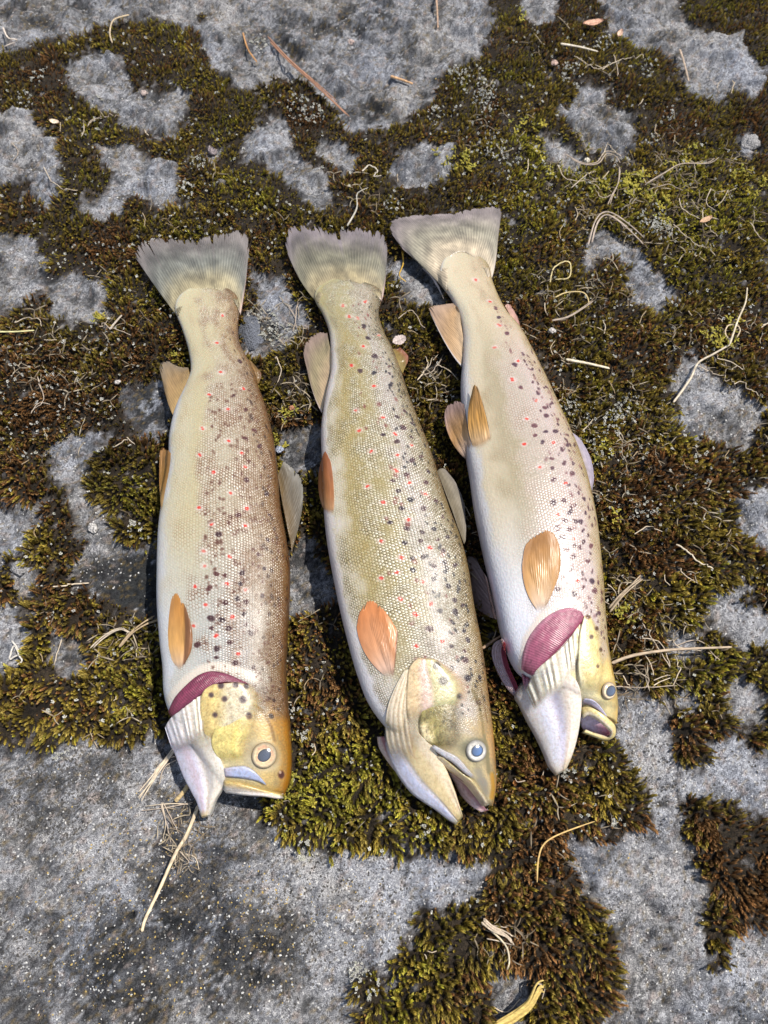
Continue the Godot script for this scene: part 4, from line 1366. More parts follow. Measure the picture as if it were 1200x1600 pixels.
	plate(f, "upper_lip", [[676, 1178, 690, 1176], [692, 1196, 710, 1192], [709, 1213, 728, 1206], [727, 1227, 744, 1218], [743, 1245, 757, 1238], [756, 1262, 768, 1258]], 2.0, 5.0, func(t: float, q: float) -> Color:
		var c := srgb(222, 200, 168).lerp(srgb(182, 166, 118), smoothstep(0.35, 0.7, q))
		c = c.lerp(srgb(190, 178, 160), smoothstep(0.6, 0.9, t) * 0.8)
		return mottle(c, t, q, 14.0, 0.10), func(t: float, q: float) -> float: return pillow(t, q, 1.8), flesh, 60, 24, Vector4(0.0, 0.45, 0.1, 0.1))
	plate(f, "jaw_bone", [[671, 1165, 677, 1162], [688, 1179, 694, 1170], [708, 1192, 716, 1181], [725, 1207, 731, 1198], [741, 1218, 744, 1214]], 3.7, 2.2, func(t: float, q: float) -> Color:
		return mottle(srgb(186, 182, 186).lerp(srgb(206, 204, 212), 0.5 + 0.5 * sin(q * 6.0)), t, q, 15.0, 0.08), func(t: float, q: float) -> float: return pillow(t, q, 1.0), flesh, 50, 14, Vector4(0.0, 0.3, 0.1, 0.2))
	eye(f, 744, 1173, 15.5, 8.6, 0.3, srgb(196, 190, 178), srgb(212, 206, 196), srgb(54, 86, 130))
	fin(f, "tail_fin", [[490, 466, 466, 432, 445, 384, 11, 11, 11], [494, 454, 470, 410, 450, 356, 12, 12, 11], [506, 442, 486, 400, 467, 352, 13, 13, 12], [521, 433, 506, 395, 489, 349, 13, 13, 12], [535, 431, 523, 398, 511, 360, 14, 13, 12],
		[548, 432, 541, 398, 534, 358, 14, 13, 12], [562, 436, 564, 400, 567, 353, 14, 13, 12], [578, 443, 588, 405, 595, 363, 13, 12, 11], [590, 452, 600, 420, 605, 382, 12, 11, 11], [598, 464, 602, 440, 603, 415, 11, 11, 10]],
		48.0, srgb(160, 146, 112), srgb(130, 126, 106), srgb(144, 134, 138), 0.18, finny, 13, srgb(200, 172, 172), 0.66)
	fin(f, "anal_fin", [[518, 552, 514, 535, 511, 519, 16, 15, 13], [518, 572, 506, 548, 495, 520, 16, 13, 12], [514, 592, 495, 562, 479, 533, 16, 12, 11], [509, 618, 489, 590, 474, 549, 16, 12, 10], [503, 645, 490, 616, 478, 570, 16, 12, 10]],
		22.0, srgb(190, 164, 130), srgb(156, 142, 108), srgb(150, 128, 116), 0.10, finny, 14, srgb(206, 188, 186))
	fin(f, "pelvic_fin", [[506, 798, 498, 768, 498, 738, 22, 17, 14], [509, 801, 503, 762, 501, 722, 23, 19, 16], [514, 804, 512, 760, 508, 705, 26, 24, 21], [521, 802, 522, 765, 517, 722, 29, 28, 26]],
		9.0, srgb(206, 158, 112), srgb(186, 118, 66), srgb(180, 108, 64), 0.04, finny, 15, srgb(216, 186, 160))
	fin(f, "pectoral_fin", [[604, 1058, 571, 1022, 557, 978, 35, 37, 38], [606, 1060, 574, 1004, 564, 950, 35.5, 39, 41], [610, 1062, 589, 994, 583, 937, 37, 42, 44], [613, 1061, 606, 1000, 603, 956, 38, 44, 46], [615, 1056, 619, 1022, 622, 986, 39, 44, 45]],
		28.0, srgb(220, 186, 166), srgb(222, 156, 108), srgb(220, 140, 82), 0.07, finny, 16, srgb(110, 74, 60), 0.82)
	fin(f, "dorsal_fin", [[725, 850, 727, 846, 728, 840, 23, 21, 20], [719, 834, 725, 820, 728, 814, 22, 19, 17], [709, 806, 719, 788, 724, 782, 21, 17, 14], [698, 776, 706, 758, 712, 754, 20, 16, 13], [683, 736, 689, 732, 696, 733, 20, 17, 14]],
		22.0, srgb(108, 98, 78), srgb(138, 130, 116), srgb(150, 142, 136), 0.08, finny, 17)
	fin(f, "adipose_fin", [[609, 540, 614, 545, 624, 542, 14, 13, 13], [620, 564, 628, 559, 637, 555, 15, 14, 13], [629, 584, 633, 574, 637, 566, 16, 15, 14]], 2.0, srgb(140, 120, 60), srgb(130, 108, 52), srgb(150, 92, 70), 0.0, finny, 18)


func trout_three() -> void:
	var f := make_trout("rightmost trout with white belly turned up and wide open purple gill", [
		[706, 391, 740, 392, 0.5, 13.4], [690, 412, 762, 412, 2.6, 12.5], [688, 440, 769, 438, 5.5, 12], [705, 466, 778, 462, 7, 12], [717, 494, 792, 490, 9, 13], [723, 526, 812, 514, 11, 14.5], [723, 560, 830, 546, 12.5, 16],
		[720, 600, 850, 586, 14.5, 18], [722, 646, 870, 630, 16.5, 20], [727, 704, 889, 672, 18.5, 22], [734, 746, 905, 712, 20, 23.5], [741, 795, 919, 758, 21, 24.5],
		[751, 846, 930, 812, 21.5, 25], [763, 900, 936, 862, 21.5, 25], [774, 950, 941, 915, 21, 24.5], [786, 1000, 944, 962, 20, 24], [806, 1046, 948, 1006, 19, 23],
		[836, 1068, 953, 1040, 18, 22], [870, 1088, 959, 1070, 16, 21], [892, 1098, 963, 1096, 13, 20], [904, 1104, 964, 1112, 9.5, 19], [912, 1110, 963, 1132, 5.5, 18.5]])
	var p := skin_paint({
		"tail": [[0.0, 214, 206, 196], [0.2, 218, 206, 176], [0.5, 214, 198, 164], [0.72, 204, 184, 148], [0.9, 178, 156, 104], [1.0, 150, 124, 74]],
		"trunk": [[0.0, 206, 204, 212], [0.12, 226, 222, 218], [0.24, 212, 198, 168], [0.38, 178, 165, 134], [0.52, 194, 180, 164], [0.68, 206, 188, 180], [0.82, 194, 174, 142], [0.92, 178, 156, 98], [1.0, 152, 126, 70]],
		"fore": [[0.0, 222, 222, 232], [0.2, 234, 235, 240], [0.36, 232, 230, 232], [0.44, 210, 200, 196], [0.56, 214, 197, 194], [0.7, 214, 196, 188], [0.84, 202, 180, 138], [0.93, 182, 158, 96], [1.0, 152, 126, 68]],
		"head": [[0.0, 222, 220, 226], [0.35, 222, 210, 170], [0.6, 222, 206, 150], [0.8, 208, 182, 118], [1.0, 176, 140, 62]],
		"net": [[0.0, 0, 0, 0], [0.28, 4, 8, 0], [0.42, 26, 50, 20], [0.6, 44, 60, 40], [0.8, 60, 60, 30], [1.0, 70, 30, 20]],
		"net_tint": srgb(118, 92, 66), "places": [0.276, 0.60, 0.796]}, 203)
	scattered_spots(f, p, 90, 0.2, 0.76, 0.56, 0.9, srgb(120, 78, 78), 0.7, 0.42, 9)
	scattered_spots(f, p, 120, 0.3, 0.79, 0.64, 0.95, srgb(78, 50, 54), 0.62, 0.8, 19)
	scattered_spots(f, p, 40, 0.1, 0.74, 0.84, 0.99, srgb(84, 58, 46), 0.7, 0.6, 10)
	spots_on(f, p, [743, 437, 765, 470, 780, 508, 773, 542, 809, 564, 801, 593, 838, 626, 823, 654, 819, 694, 865, 691, 844, 729, 884, 755, 872, 804, 897, 842, 903, 907],
		[775, 481, 780, 495, 794, 520, 817, 553, 804, 570, 831, 577, 832, 597, 814, 605, 852, 606, 841, 614, 862, 631, 851, 637, 854, 650, 872, 657, 836, 666, 852, 676, 868, 673, 835, 680, 887, 695, 849, 691, 877, 702, 862, 717, 882, 723, 864, 731,
		895, 739, 897, 724, 865, 750, 881, 783, 864, 786, 915, 801, 901, 814, 882, 814, 872, 825, 889, 826, 911, 829, 879, 840, 906, 855, 884, 857, 925, 853, 896, 870, 919, 878, 893, 890, 878, 903, 912, 918, 929, 923, 872, 921, 897, 928, 911, 945,
		926, 908, 936, 959, 905, 770, 912, 780, 900, 790, 890, 800, 908, 815],
		srgb(72, 52, 62), srgb(126, 78, 76), srgb(222, 204, 198), 3)
	stroke(f, p, [812, 1050, 822, 1000, 846, 964, 872, 944, 896, 940, 916, 950], 9.0, srgb(230, 216, 202), 0.6, 0.8, 10)
	for s in [[924, 995, 4.5], [933, 982, 4.5], [939, 1015, 4.0], [934, 1041, 3.5], [919, 964, 5.0]]:
		dab(f, p, s[0], s[1], s[2], srgb(96, 70, 54), 0.9, 0.6)
	stroke(f, p, [948, 1000, 954, 1030, 958, 1056], 3.0, srgb(166, 136, 66), 0.6, 0.8)
	dab(f, p, 951, 1081, 18, srgb(170, 140, 76), 0.7, 0.6)
	finish_body(f, p)

	var g := [[820, 1076, 823, 1079], [815, 1044, 838, 1052], [820, 1010, 858, 1030], [834, 984, 876, 1012], [852, 965, 890, 996], [872, 953, 902, 983], [892, 949, 909, 974], [909, 956, 914, 965]]
	plate(f, "gills", g, 1.0, 2.0, func(t: float, q: float) -> Color:
		var s := 0.5 + 0.5 * sin(t * 330.0 - q * 6.0)
		var c := srgb(142, 78, 98).lerp(srgb(108, 50, 70), s * 0.55)
		c = c.lerp(srgb(186, 140, 152), (1.0 - smoothstep(0.04, 0.2, q)) * 0.6)
		return mottle(c.lerp(srgb(108, 44, 68), smoothstep(0.75, 1.0, q) * 0.7), t, q, 21.0, 0.15), func(t: float, q: float) -> float: return 0.09 * sin(t * 330.0 - q * 6.0) + 0.8 * pillow(t, q, 1.0) + 0.4 * speck.get_noise_2d(t * 50.0, q * 16.0), gilly, 220, 20)
	plate(f, "gill_rays", [[838, 1112, 822, 1077, 27, 25], [852, 1100, 837, 1047, 33, 33], [870, 1086, 859, 1027, 38, 38.5], [888, 1066, 880, 1008, 40, 41], [901, 1036, 897, 986, 41, 42], [911, 1000, 909, 966, 39, 41]], 0.0, 3.0, func(t: float, q: float) -> Color:
		var rib := 0.5 + 0.5 * cos(t * TAU * 11.0)
		return mottle(srgb(212, 202, 178).lerp(srgb(232, 226, 212), smoothstep(0.0, 0.5, rib)).lerp(srgb(226, 208, 150), smoothstep(0.7, 1.0, t) * 0.7), t, q, 22.0, 0.06), func(t: float, q: float) -> float: return 0.5 * cos((t + 0.02 * sin(t * 19.0)) * TAU * 11.0 + 0.6 * q) * smoothstep(0.05, 0.5, q) * (0.7 + 0.3 * sin(t * 21.0)) + pillow(t, q, 1.5), flesh, 150, 40, Vector4(0.4, 0.0, 0.0, 0.1))
	var op := [[912, 962, 924, 961], [904, 984, 938, 984], [900, 1014, 946, 1010], [899, 1044, 949, 1036], [903, 1072, 946, 1062], [912, 1088, 940, 1080]]
	plate(f, "gill_cover", op, 1.8, 2.2, func(t: float, q: float) -> Color:
		var c := srgb(226, 214, 176).lerp(srgb(222, 202, 142), smoothstep(0.1, 0.4, q))
		c = c.lerp(srgb(200, 172, 90), smoothstep(0.75, 1.0, q))
		return spotted(op, t, q, mottle(c, t, q, 23.0, 0.14), [[919, 964, 4.5], [924, 995, 4.2], [933, 982, 4.2], [939, 1015, 3.5], [934, 1041, 3.2]], srgb(86, 62, 50)), func(t: float, q: float) -> float: return pillow(t, q, 1.4), flesh, 60, 44, Vector4(0.12, 0.35, 0.0, 0.3))
	plate(f, "far_gill_edge", [[785, 997, 790, 1004, 14, 16], [771, 1006, 791, 1022, 12, 16], [769, 1026, 798, 1046, 11, 15], [779, 1053, 808, 1068, 11, 15], [794, 1077, 814, 1086, 12, 15], [810, 1092, 816, 1094, 13, 14]], 0.0, 2.0, func(t: float, q: float) -> Color:
		var rib := 0.5 + 0.5 * cos(q * 40.0)
		return mottle(srgb(206, 188, 196).lerp(srgb(178, 146, 158), rib * 0.5).lerp(srgb(148, 50, 74), smoothstep(0.5, 0.72, q)), t, q, 24.0), func(t: float, q: float) -> float: return 0.35 * cos(q * 40.0) - 1.5 * smoothstep(0.5, 0.7, q), flesh, 50, 40)
	plate(f, "lower_jaw", [[816, 1062, 884, 1012, 20, 38], [805, 1086, 890, 1046, 17, 37], [812, 1101, 904, 1066, 16, 35], [823, 1124, 910, 1090, 16, 31], [837, 1149, 909, 1115, 15, 27], [849, 1174, 904, 1148, 14, 22], [858, 1196, 895, 1180, 13, 18], [870, 1211, 884, 1204, 11.5, 13]], 0.0, 5.0, func(t: float, q: float) -> Color:
		var c := srgb(216, 210, 208).lerp(srgb(222, 222, 236), smoothstep(0.1, 0.3, q))
		c = c.lerp(srgb(206, 200, 220), exp(-pow((q - 0.55) * 9.0, 2.0)) * 0.8)
		c = c.lerp(srgb(230, 218, 208), smoothstep(0.58, 0.72, q))
		c = c.lerp(srgb(220, 196, 160), smoothstep(0.8, 1.0, t) * 0.6)
		return mottle(c, t, q, 25.0, 0.04), func(t: float, q: float) -> float: return pillow(t, q, 4.5) - 1.3 * exp(-pow((q - 0.52) * 9.0, 2.0)) * sin(PI * minf(t * 1.4, 1.0)) + 1.0 * exp(-pow((q - 0.78) * 8.0, 2.0)), flesh, 80, 60, Vector4(0.0, 0.0, 0.3, 0.0))
	plate(f, "mouth_lining", [[906, 1122, 914, 1114, 17, 20], [911, 1138, 936, 1118, 12, 18], [924, 1149, 950, 1130, 11, 17], [944, 1154, 957, 1144, 12, 15]], 0.0, 2.0, func(t: float, q: float) -> Color:
		return mottle(srgb(210, 186, 206).lerp(srgb(180, 112, 130), smoothstep(0.3, 0.9, t) * smoothstep(0.2, 0.5, q)), t, q, 26.0, 0.1), flat, flesh, 30, 20)
	plate(f, "jaw_membrane", [[912, 1090, 908, 1100], [926, 1092, 922, 1103], [938, 1102, 936, 1112], [950, 1120, 949, 1123]], 2.6, 1.5, func(t: float, q: float) -> Color:
		return mottle(srgb(200, 194, 220).lerp(srgb(172, 150, 170), smoothstep(0.5, 0.9, q)), t, q, 27.0, 0.06), flat, flesh, 30, 12, Vector4(0.2, 0.2, 0.1, 0.1))
	plate(f, "upper_lip", [[904, 1104, 910, 1124, 22, 21], [917, 1100, 921, 1118, 25, 24], [935, 1109, 935, 1125, 26, 25], [951, 1121, 947, 1135, 25, 24], [962, 1133, 955, 1144, 21, 20], [962, 1150, 951, 1152, 17, 16], [948, 1157, 944, 1149, 14, 14], [926, 1150, 928, 1143, 13, 13], [910, 1144, 914, 1139, 13, 13]], 0.0, 3.0, func(t: float, q: float) -> Color:
		return mottle(srgb(224, 204, 146).lerp(srgb(228, 214, 192), smoothstep(0.5, 0.85, q)), t, q, 28.0, 0.08), func(t: float, q: float) -> float: return pillow(t, q, 2.0), flesh, 90, 20, Vector4(0.25, 0.0, 0.08, 0.0))
	eye(f, 951, 1079, 13.0, 8.4, 0.2, srgb(232, 206, 168), srgb(226, 190, 146), srgb(48, 66, 92), 0.35)
	fin(f, "tail_fin", [[690, 446, 660, 416, 629, 389, 11, 11, 11], [687, 426, 646, 396, 611, 362, 12, 12, 11], [689, 406, 652, 374, 614, 343, 13, 13, 12], [696, 393, 668, 364, 644, 336, 14, 13, 12], [709, 387, 690, 360, 672, 335, 14, 13, 12],
		[722, 386, 712, 358, 702, 332, 14, 13, 12], [735, 389, 735, 357, 732, 327, 14, 13, 12], [748, 396, 757, 360, 760, 323, 14, 13, 12], [760, 410, 773, 370, 783, 324, 13, 12, 11], [768, 436, 775, 405, 779, 356, 12, 11, 10]],
		44.0, srgb(194, 178, 152), srgb(152, 146, 128), srgb(158, 146, 146), 0.08, finny, 23, srgb(206, 192, 180), 0.7)
	fin(f, "tail_fin_fold", [[660, 418, 664, 422, 670, 424, 8, 8, 9], [674, 430, 676, 436, 682, 440, 8, 8, 9], [690, 458, 692, 464, 694, 468, 9, 9, 9]], 3.0, srgb(214, 206, 206), srgb(206, 196, 196), srgb(196, 180, 170), 0.0, finny, 29)
	fin(f, "anal_fin", [[718, 488, 714, 480, 709, 474, 16, 14, 13], [721, 510, 706, 492, 691, 475, 17, 14, 12], [724, 532, 702, 510, 674, 478, 17, 14, 12], [724, 552, 700, 525, 670, 479, 17, 14, 11], [721, 572, 698, 540, 671, 486, 17, 14, 11]],
		22.0, srgb(206, 176, 140), srgb(190, 154, 112), srgb(178, 150, 128), 0.05, finny, 24, srgb(226, 226, 236))
	fin(f, "pelvic_fin", [[729, 718, 706, 690, 694, 654, 24, 19, 15], [731, 714, 710, 676, 697, 636, 26, 20, 15], [733, 706, 720, 666, 712, 626, 28, 24, 20], [737, 700, 730, 666, 725, 631, 31, 29, 26]],
		22.0, srgb(212, 186, 170), srgb(196, 150, 96), srgb(178, 148, 140), 0.06, finny, 25)
	fin(f, "pelvic_fin", [[740, 700, 731, 660, 736, 618, 31, 31, 30], [749, 702, 740, 652, 740, 602, 34, 34, 34], [758, 698, 751, 650, 745, 603, 36, 37, 37], [768, 688, 760, 650, 748, 610, 38, 39, 38]],
		8.0, srgb(214, 180, 140), srgb(206, 152, 74), srgb(196, 146, 84), 0.04, finny, 26, srgb(216, 206, 196))
	fin(f, "pectoral_fin", [[842, 956, 822, 922, 816, 880, 40, 43, 43], [844, 958, 825, 897, 822, 850, 41, 45, 46], [846, 958, 844, 892, 840, 834, 42, 47, 49], [849, 956, 862, 890, 859, 827, 43, 48, 51], [851, 951, 869, 904, 873, 848, 43, 48, 50], [852, 945, 871, 906, 876, 874, 43, 47, 48]],
		30.0, srgb(224, 196, 170), srgb(206, 156, 96), srgb(182, 130, 76), 0.05, finny, 27, srgb(120, 86, 66), 0.82)
	fin(f, "pectoral_fin", [[778, 968, 758, 960, 741, 946, 14, 11, 9], [774, 952, 750, 928, 734, 906, 14, 11, 9], [768, 930, 748, 902, 729, 870, 14, 11, 8], [762, 905, 752, 888, 744, 872, 14, 11, 9]],
		9.0, srgb(176, 158, 164), srgb(150, 132, 136), srgb(128, 108, 104), 0.08, finny, 28)
	fin(f, "dorsal_fin", [[918, 756, 923, 760, 925, 768, 24, 22, 20], [912, 736, 923, 738, 928, 744, 24, 21, 18], [905, 714, 916, 713, 923, 716, 23, 20, 17], [898, 694, 904, 688, 909, 689, 22, 20, 17], [891, 677, 893, 675, 896, 677, 22, 20, 18]],
		9.0, srgb(160, 146, 140), srgb(172, 162, 176), srgb(186, 176, 196), 0.06, finny, 30)
	fin(f, "adipose_fin", [[789, 478, 793, 475, 798, 477, 13, 13, 13], [798, 494, 804, 490, 808, 494, 14, 13, 13], [808, 512, 810, 508, 813, 510, 15, 14, 14]], 2.0, srgb(190, 150, 130), srgb(186, 142, 130), srgb(180, 136, 120), 0.0, finny, 31)


# ---------------------------------------------------------------- dry grass, twigs, pebbles
func straw(called: String, text: String, category: String, group: String, pts: Array, width: float, col: Color, lift := 0.0, end_width := -1.0, strands := 1) -> Node3D:
	# pts in the photograph; the stalk lies on what is under it
	var path := PackedVector3Array()
	var rows := []
	for k in range(0, pts.size(), 2):
		rows.append([pts[k], pts[k + 1]])
	var m := maxi(6, rows.size() * 7)
	for k in m + 1:
		var r := spline(rows, k / float(m))
		path.append(on_ground(r[0], r[1], 0.0))
	# a stiff stalk bridges the hollows
	for pass_ in 6:
		for k in range(1, m):
			path[k].y = maxf(path[k].y, (path[k - 1].y + path[k + 1].y) * 0.5)
	if width > 4.0 or strands > 1:
		var was := PackedFloat32Array()
		var hs := PackedFloat32Array()
		for p in path:
			was.append(p.y)
			hs.append(p.y)
		for pass_ in 60:
			for k in range(1, m):
				hs[k] = (hs[k - 1] + hs[k] + hs[k + 1]) / 3.0
		var need := 0.0
		for k in m + 1:
			need = maxf(need, (was[k] - hs[k]) * 0.6)
		for k in m + 1:
			var r := spline(rows, k / float(m))
			path[k] = at(r[0], r[1], hs[k] + need)
	var w0 := width * 0.00030 * 0.5
	var w1 := (width if end_width < 0.0 else end_width) * 0.00030 * 0.5
	var base := path[0]
	var o: Node3D = null
	var r2 := RandomNumberGenerator.new()
	r2.seed = int(pts[0] * 13 + pts[1] * 7)
	var v := PackedVector3Array()
	var c := PackedColorArray()
	var idx := PackedInt32Array()
	for s in strands:
		var shift := Vector2(r2.randf_range(-1, 1), r2.randf_range(0, 1)) * (w0 * 1.1 if strands > 1 else 0.0)
		var splay := r2.randf_range(-2.2, 2.2) * w0 if strands > 1 else 0.0
		var len0 := r2.randf_range(0.0, 0.12) if strands > 1 else 0.0
		var len1 := 1.0 - (r2.randf_range(0.0, 0.25) if strands > 1 else 0.0)
		var thin := 0.5 if strands > 1 else 1.0
		var first := v.size()
		var sides := 7
		for k in m + 1:
			var f := lerpf(len0, len1, k / float(m)) * m
			var i := mini(int(f), m - 1)
			var p := path[i].lerp(path[i + 1], f - i)
			var dir := (path[i + 1] - path[i]).normalized()
			var side := dir.cross(Vector3.UP).normalized()
			var up := side.cross(dir)
			var wd := lerpf(w0, w1, k / float(m)) * thin
			var knob := 1.0 + 0.12 * speck.get_noise_2d(k * 17.0 + s * 100.0, pts[0])
			if k == 0 or k == m:
				wd *= 0.45
			p += side * (shift.x + splay * (f / m) * (f / m)) + Vector3(0, shift.y * 0.8 + w0 + lift, 0)
			for a in sides:
				var ang := TAU * a / sides
				v.append(p + (side * cos(ang) + up * sin(ang) * 0.75) * wd * knob - base)
				var kc := 0.88 + 0.30 * speck.get_noise_2d(k * 9.0 + pts[1], a * 21.0 + s * 50.0)
				c.append((col * kc).clamp().srgb_to_linear())
		for k in m:
			for a in sides:
				var q := first + k * sides + a
				var q2 := first + k * sides + (a + 1) % sides
				idx.append_array([q, q2, q + sides, q2, q2 + sides, q + sides])
	o = mesh_of(called, v, c, PackedVector2Array(), idx, dry, self)
	o.position = base
	label(o, text, category, group)
	return o


var dry: StandardMaterial3D


func stone_mesh(seed_: int, jag: float) -> ArrayMesh:
	var n := FastNoiseLite.new()
	n.seed = seed_
	n.frequency = 0.9
	var v := PackedVector3Array()
	var idx := PackedInt32Array()
	var rings := 8
	var na := 12
	for j in rings + 1:
		for i in na:
			var th := PI * j / rings
			var ph := TAU * i / na
			var d := Vector3(sin(th) * cos(ph), cos(th) * 0.7, sin(th) * sin(ph))
			v.append(d * (1.0 + jag * n.get_noise_3dv(d * 2.0)))
	for j in rings:
		for i in na:
			var a := j * na + i
			var b := j * na + (i + 1) % na
			idx.append_array([a, b, a + na, b, b + na, a + na])
	var o := mesh_of("stone", v, PackedColorArray(), PackedVector2Array(), idx, null, null)
	var m: ArrayMesh = o.mesh
	o.free()
	return m


func pebble(text: String, x: float, y: float, r: float, squash: float, col: Color, seed_: int, turn: float, category := "pebble", group := "", raise := 0.35) -> void:
	var o := MeshInstance3D.new()
	o.name = category
	o.mesh = stone_mesh(seed_, 0.6)
	var mat := StandardMaterial3D.new()
	mat.albedo_color = col
	mat.roughness = 0.8
	var nt := NoiseTexture2D.new()
	nt.width = 64
	nt.height = 64
	var gn := FastNoiseLite.new()
	gn.seed = seed_
	gn.frequency = 0.12
	nt.noise = gn
	var nt2 := NoiseTexture2D.new()
	nt2.width = 64
	nt2.height = 64
	nt2.noise = gn
	var gr := Gradient.new()
	gr.offsets = PackedFloat32Array([0.25, 0.6])
	gr.colors = PackedColorArray([Color(0.5, 0.5, 0.5), Color(1, 1, 1)])
	nt2.color_ramp = gr
	mat.heightmap_enabled = true
	mat.heightmap_texture = nt
	mat.heightmap_scale = 0.12
	mat.uv1_triplanar = true
	mat.uv1_world_triplanar = true
	mat.uv1_scale = Vector3.ONE * 90.0
	mat.albedo_texture = nt2
	o.material_override = mat
	var p := on_ground(x, y, 0.0)
	var m := r * 0.00037
	o.position = p + Vector3(0, m * raise, 0)
	o.basis = Basis(Vector3.UP, turn) * Basis.from_scale(Vector3(m, m * 0.7, m * squash))
	add_child(o, true)
	label(o, text, category, group)


func flake(called: String, text: String, category: String, x: float, y: float, long: float, wide: float, turn: float, col: Color, curl: float, lift: float) -> void:
	# a dry leaf or scrap of bark: pointed at both ends, curled along its length, with a thickness
	var v := PackedVector3Array()
	var c := PackedColorArray()
	var low := PackedVector3Array()
	var p0 := on_ground(x, y, lift)
	var m := 0.00037
	for j in 25:
		var t := j / 24.0
		for i in 9:
			var q := i / 8.0 - 0.5
			var wd := wide * m * pow(maxf(0.02, sin(PI * t)), 0.6) * (1.0 + 0.18 * speck.get_noise_2d(t * 70.0 + x, signf(q) * 40.0))
			var d := Vector3((t - 0.5) * long * m, curl * m * (4.0 * q * q + pow((t - 0.5) * 2.0, 2.0) * 0.8) + 0.0008, q * wd)
			d.y += 0.0003 * speck.get_noise_2d(t * 60.0, q * 60.0 + y)
			d = d.rotated(Vector3.UP, turn)
			v.append(d)
			low.append(d - Vector3(0, 0.0003, 0))
			var k := 1.0 + 0.35 * speck.get_noise_2d(t * 90.0 + x, q * 90.0) - 0.25 * exp(-q * q * 300.0)
			c.append((col * k).clamp().srgb_to_linear())
	var f := Trout.new()
	f.node = self
	var o := shell(called, v, low, c, 9, 24, dry, f)
	o.position = p0
	label(o, text, category)


func tuft_mesh(kind: int) -> ArrayMesh:
	# kind 0: a crumb of grey white lichen, many stubby branches; kind 1: a sprig of long curled yellow moss leaves; kind 2: a short dry fibre
	var r := RandomNumberGenerator.new()
	r.seed = 300 + kind
	var v := PackedVector3Array()
	var c := PackedColorArray()
	var idx := PackedInt32Array()
	var count: int = [11, 5, 3, 0][kind]
	if kind == 3:
		v.append(Vector3(0, 0.30, 0))
		c.append(Color.WHITE)
		for k in 7:
			var a := TAU * k / 7.0
			var rr := r.randf_range(0.55, 1.1)
			v.append(Vector3(cos(a) * rr, -0.12, sin(a) * rr))
			c.append(Color(0.85, 0.85, 0.85))
			idx.append_array([0, 1 + k, 1 + (k + 1) % 7])
	for k in count:
		var a := r.randf() * TAU
		var d := Vector3(cos(a), 0, sin(a))
		var up := r.randf_range(0.3, 1.0) if kind == 0 else r.randf_range(0.2, 0.6)
		var out := r.randf_range(0.2, 0.6) if kind == 0 else r.randf_range(0.7, 1.2)
		var wd := r.randf_range(0.09, 0.16) if kind == 0 else r.randf_range(0.11, 0.17)
		if kind == 2:
			up = r.randf_range(0.02, 0.16)
			out = r.randf_range(0.8, 1.6)
			wd = r.randf_range(0.028, 0.05)
		var bend := r.randf_range(-0.6, 0.6) * (2.0 if kind == 2 else 1.0)
		var side := Vector3(-d.z, 0, d.x)
		var s := v.size()
		var n := 4
		for j in n + 1:
			var t := j / float(n)
			var p := d * out * t + Vector3(0, up * sin(t * 1.9), 0) + side * bend * t * t * 0.5
			var w := wd * (0.5 + 0.9 * sin(PI * clampf(t * 0.85 + 0.1, 0.0, 1.0))) * (1.0 if j < n else (0.5 if kind == 0 else 0.08))
			v.append_array([p + side * w, p + Vector3(0, w * 0.9, 0), p - side * w])
			var cc := Color(1, 1, 1) * lerpf(0.55, 1.1, t)
			c.append_array([cc, cc, cc])
		for j in n:
			for i in 2:
				var q := s + j * 3 + i
				idx.append_array([q, q + 1, q + 3, q + 1, q + 4, q + 3])
	var o := mesh_of("tuft", v, c, PackedVector2Array(), idx, null, null)
	var m: ArrayMesh = o.mesh
	o.free()
	return m


func sprinkle(called: String, text: String, category: String, kind: int, spots: Array, size: float, col: Color, col2: Color, mat: Material, seed_: int) -> void:
	var r := RandomNumberGenerator.new()
	r.seed = seed_
	var buf := PackedFloat32Array()
	for s in spots:
		for k in int(s[3]):
			var a := r.randf() * TAU
			var d: float = sqrt(r.randf()) * s[2]
			var x: float = s[0] + cos(a) * d
			var y: float = s[1] + sin(a) * d
			var p := at(x, y, 0.004)
			if kind == 3:
				if rockness(p.x, p.z) < 0.56:
					continue
			elif s[2] > 100.0 and rockness(p.x, p.z) > 0.45:
				continue
			p.y = ground_h(p.x, p.z) + 0.0030 * (1.0 - smoothstep(0.36, 0.52, rockness(p.x, p.z)))
			var m := size * r.randf_range(0.5, 1.4) * MM
			var b := Basis(Vector3(r.randf_range(-1, 1), 2.0, r.randf_range(-1, 1)).normalized(), r.randf() * TAU) * Basis(Vector3.RIGHT, r.randf_range(-0.5, 0.5))
			var t := col.lerp(col2, r.randf()) * r.randf_range(0.75, 1.1)
			buf.append_array([b.x.x * m, b.y.x * m, b.z.x * m, p.x, b.x.y * m, b.y.y * m, b.z.y * m, p.y, b.x.z * m, b.y.z * m, b.z.z * m, p.z, t.r, t.g, t.b, 1.0])
	scatter(called, text, category, tuft_mesh(kind), mat, buf)


# how a fibre lies
func shape_of(p: Array) -> String:
	var n := p.size()
	var a := Vector2(p[0], p[1])
	var b := Vector2(p[n - 2], p[n - 1])
	var m := Vector2(p[2], p[3])
	var bow := absf((b - a).cross(m - a)) / maxf(1.0, (b - a).length_squared())
	var d := (b - a).abs()
	var way := "lying crosswise" if d.x > 2.0 * d.y else ("lying lengthwise" if d.y > 2.0 * d.x else ("slanting up right" if (b.x - a.x) * (b.y - a.y) < 0.0 else "slanting down right"))
	return ("strongly bowed" if bow > 0.25 else ("slightly bent" if bow > 0.09 else "straight")) + " and " + way


